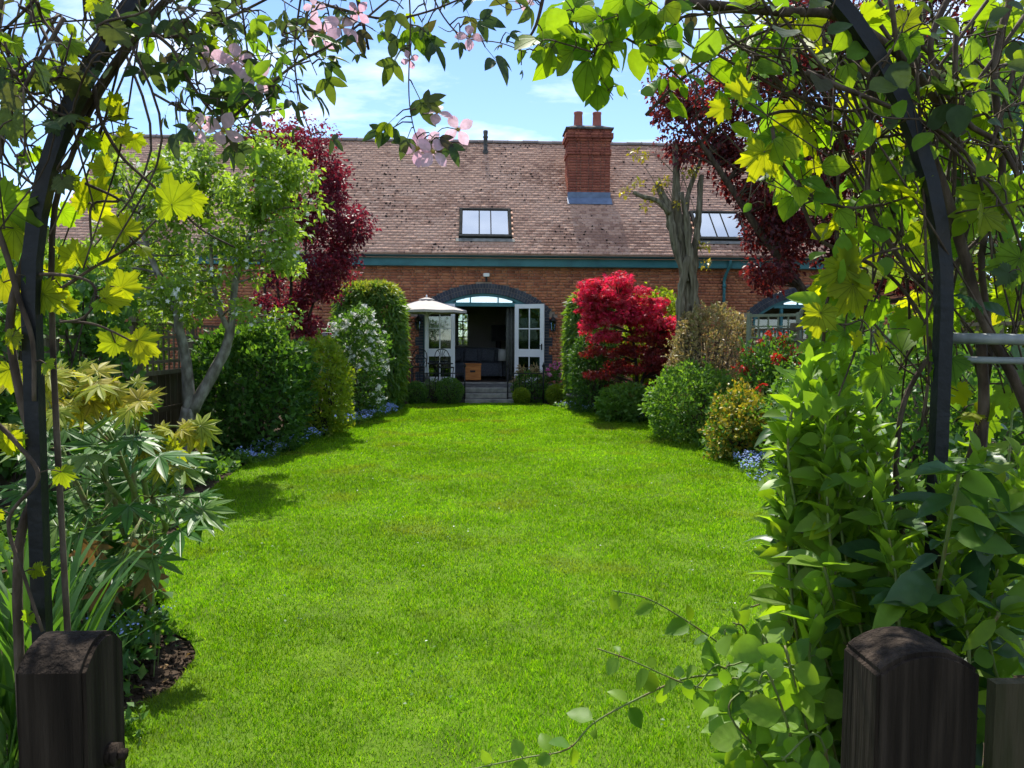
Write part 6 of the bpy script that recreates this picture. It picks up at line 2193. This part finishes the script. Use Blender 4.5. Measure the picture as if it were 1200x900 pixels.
for (x, y, s, rot, mt) in ((890, 193, 58, 200, 'grape'), (1005, 60, 50, 60, 'honeysuckle'), (1088, 180, 44, 80, 'honeysuckle'), (1045, 140, 44, 50, 'honeysuckle'), (985, 330, 60, 200, 'grape'), (1010, 350, 70, 150, 'grape'), (1000, 300, 42, 20, 'grape'), (960, 380, 50, 190, 'grape'),
                           (1020, 440, 62, 240, 'grape_green'), (1150, 240, 80, 250, 'grape_green'), (1190, 320, 70, 200, 'grape_green'), (1185, 235, 60, 150, 'grape_green'), (1105, 430, 56, 230, 'grape_green'), (860, 105, 40, 300, 'grape'), (840, 130, 34, 250, 'grape')):
    p = at(x, y, 1.5); a = R(rot)
    ax = Vector((math.sin(a), -.15, math.cos(a)))
    pos = p - ax.normalized() * (s * .28 / F * 1.5)
    rv_.leaf(pos, ax, (random.gauss(0, .2), -1, random.gauss(.25, .2)), s * .62 / F * 1.5, random.choice(GRAPE if 'grape' in mt else BROAD), mt, min(rv_.nodes, key=lambda z: (z - pos).length), .0016)
for i in range(46):
    a = at(random.uniform(880, 1220), random.uniform(-30, 90), random.uniform(1.45, 1.9)); b = at(random.uniform(960, 1220), random.uniform(150, 520), random.uniform(1.45, 1.9))
    m_ = a.lerp(b, .5) + Vector((random.gauss(0, .08), random.gauss(0, .06), random.gauss(0, .06)))
    rv_.cane([a, m_, b], random.uniform(.002, .006), .0018, 5, 5)
for i in range(24):
    a = at(random.uniform(780, 950), random.uniform(0, 60), random.uniform(1.5, 1.8)); b = at(random.uniform(860, 1080), random.uniform(90, 300), random.uniform(1.5, 1.8))
    m_ = a.lerp(b, .5) + Vector((random.gauss(0, .06), random.gauss(0, .05), random.gauss(0, .05)))
    rv_.cane([a, m_, b], random.uniform(.0015, .003), .0012, 5, 5)
rv_.finish(300)

# --- laurel-like shrub behind the right post
ls = Plant('laurel_shrub', (1.45, 2.2, 0), 'glossy dark laurel shrub with pale upright new shoots behind the rounded post', 'shrub', 'green_stem')
polyL = [(890, 570), (905, 480), (960, 440), (1040, 470), (1120, 480), (1200, 460), (1200, 790), (1150, 780), (1080, 730), (1000, 740), (950, 720), (905, 640)]
P = np.array(polyL); lo, hi = P.min(0), P.max(0)
k = 0
tipsL = []
while k < 42:
    c = rng.uniform(lo, hi, (1, 2))
    if not in_poly(c, polyL)[0]:
        continue
    k += 1
    Yd = random.uniform(1.45, 2.5) if k < 28 or c[0, 0] < 1030 else random.uniform(1.22, 1.46)
    e = at(c[0, 0], c[0, 1], Yd)
    b = Vector((.45 * e.x + .55 * 1.40 + random.gauss(0, .06), 2.15 + random.gauss(0, .12), 0))
    m_ = b.lerp(e, .55) + Vector((random.gauss(0, .05), random.gauss(0, .05), .10))
    path = ls.cane([b, m_, e], .007, .003, 5, 6)
    dark = c[0, 0] > 1010 or random.random() < .3  # mature leaves are dark; the lit left side is put into brighter leaf colours
    lsz = .085 if c[0, 0] < 1010 else .105
    ls.along(path, .055, lsz, OVATE + LANCE, ['laurel_dark', 'laurel_dark', 'honeysuckle'] if dark else ['honeysuckle', 'laurel_shoot', 'laurel_dark'], .012, .35, .30, start=.55, opposite=True, up=.7, vary=.5)
    # end rosette
    for i in range(6):
        a = i * 2.4
        ax = Vector((math.cos(a) * .9, math.sin(a) * .9, random.uniform(-.2, .5)))
        ls.leaf(e, ax, (0, -.2, 1), random.uniform(.055, .11), random.choice(OVATE + LANCE), 'laurel_dark' if dark and random.random() < .65 else 'honeysuckle')
for (x, y, Yd) in ((945, 380, 2.1), (935, 410, 2.2), (960, 400, 2.0), (970, 430, 2.0), (930, 500, 2.0), (945, 520, 1.9), (960, 560, 1.9), (920, 560, 2.0), (980, 500, 1.9), (1000, 540, 1.9), (940, 600, 1.8), (965, 620, 1.8), (1045, 600, 1.7), (1075, 640, 1.7), (1150, 610, 1.7), (1140, 640, 1.65), (1165, 600, 1.7), (910, 620, 2.0), (930, 650, 1.9), (1010, 480, 1.9), (1040, 520, 1.9), (950, 450, 2.1), (915, 590, 1.85), (925, 535, 1.95), (955, 585, 1.8), (985, 560, 1.8), (975, 640, 1.75), (1000, 600, 1.75), (1020, 560, 1.75), (905, 660, 1.9), (1100, 560, 1.7), (1130, 540, 1.75), (1180, 520, 1.7), (1190, 640, 1.6), (940, 680, 1.8), (935, 440, 1.9), (950, 470, 1.9), (925, 470, 1.95), (965, 480, 1.85), (985, 460, 1.9), (910, 520, 1.95), (900, 590, 1.95), (960, 530, 1.85), (1060, 560, 1.85), (1085, 590, 1.9), (1110, 620, 1.9), (1170, 560, 1.9), (950, 405, 2.0), (1010, 640, 1.9), (1030, 690, 1.85)):
    Yd -= .28
    if y > 575 and random.random() < .45:
        continue
    e = at(x + (35 if y > 575 else 12) + random.uniform(-12, 12), y + random.uniform(-15, 15), Yd)
    b = Vector((.7 * e.x + .3 * 1.40 + random.gauss(0, .05), Yd + .15 + random.gauss(0, .08), 0))
    base = e - Vector((random.gauss(0, .04), random.gauss(0, .04), random.uniform(.16, .26)))
    path = ls.cane([b, b.lerp(base, .6) + Vector((0, 0, .08)), base, e], .0045, .002, 5, 6)
    ls.along(path, .075, .075, OVATE + BROAD, ['honeysuckle', 'laurel_shoot', 'honeysuckle', 'grape_green'], .010, .55, .25, start=.28, opposite=True, up=.7, vary=.45)
    for j in range(20):
        u = j / 19
        p_ = base.lerp(e, u)
        a = j * 2.4
        ax = Vector((math.cos(a) * .45, math.sin(a) * .45, .75 + .5 * u))
        ls.leaf(p_, ax, (-math.cos(a), -math.sin(a), .35), random.uniform(.05, .085) * (1.15 - .45 * u), random.choice(LANCE), 'laurel_shoot')
ls.finish(300)

# --- trailing honeysuckle runners over the lawn
hs_ = Plant('trailing_honeysuckle', (1.15, 2.0, 0), 'trailing honeysuckle runners with rounded leaves reaching out over the lawn', 'climber', 'green_stem')
Y = 1.95
bp_ = Vector((1.2, 2.0, 0))
runs = [([(1060, 850), (1000, 795), (920, 785), (850, 790), (800, 796), (745, 820), (695, 848), (665, 878), (615, 888), (550, 902)], 0),
        ([(1060, 870), (1000, 850), (920, 830), (850, 812), (800, 800), (740, 774), (700, 760)], -.05),
        ([(1050, 850), (980, 830), (920, 800), (860, 765), (805, 728), (760, 702), (718, 692)], .08)]
for l_, o_ in runs:
    pts = A(l_, Y + o_)
    path = hs_.cane([bp_, (bp_ + pts[0]) / 2 + Vector((.05, 0, .1))] + pts, .0042, .0018, 6, 6)
    hs_.along(path, .085, .068, BROAD, ['honeysuckle', 'honeysuckle', 'laurel_shoot'], .008, .8, .1, start=.30, opposite=True, up=.8, vary=.4, outward=.9)
polyH = [(890, 700), (1005, 740), (1005, 910), (860, 910), (850, 840), (835, 780)]
P = np.array(polyH); lo, hi = P.min(0), P.max(0)
k = 0
while k < 46:
    c = rng.uniform(lo, hi, (1, 2))
    if not in_poly(c, polyH)[0]:
        continue
    k += 1
    e = at(c[0, 0], c[0, 1], random.uniform(1.4, 2.1))
    b = Vector((.6 * e.x + .4 * bp_.x + random.gauss(0, .05), e.y + .12 + random.gauss(0, .06), 0))
    path = hs_.cane([b, b.lerp(e, .5) + Vector((0, 0, .16)), e, e + Vector((random.uniform(-.1, .05), random.gauss(0, .05), random.uniform(-.1, .05)))], .004, .0018, 5, 5)
    hs_.along(path, .07, .078, BROAD + OVATE, ['honeysuckle', 'honeysuckle', 'laurel_shoot', 'honeysuckle'], .008, .6, .2, start=.35, opposite=True, up=.75, vary=.45, outward=.8)
hs_.finish(300)
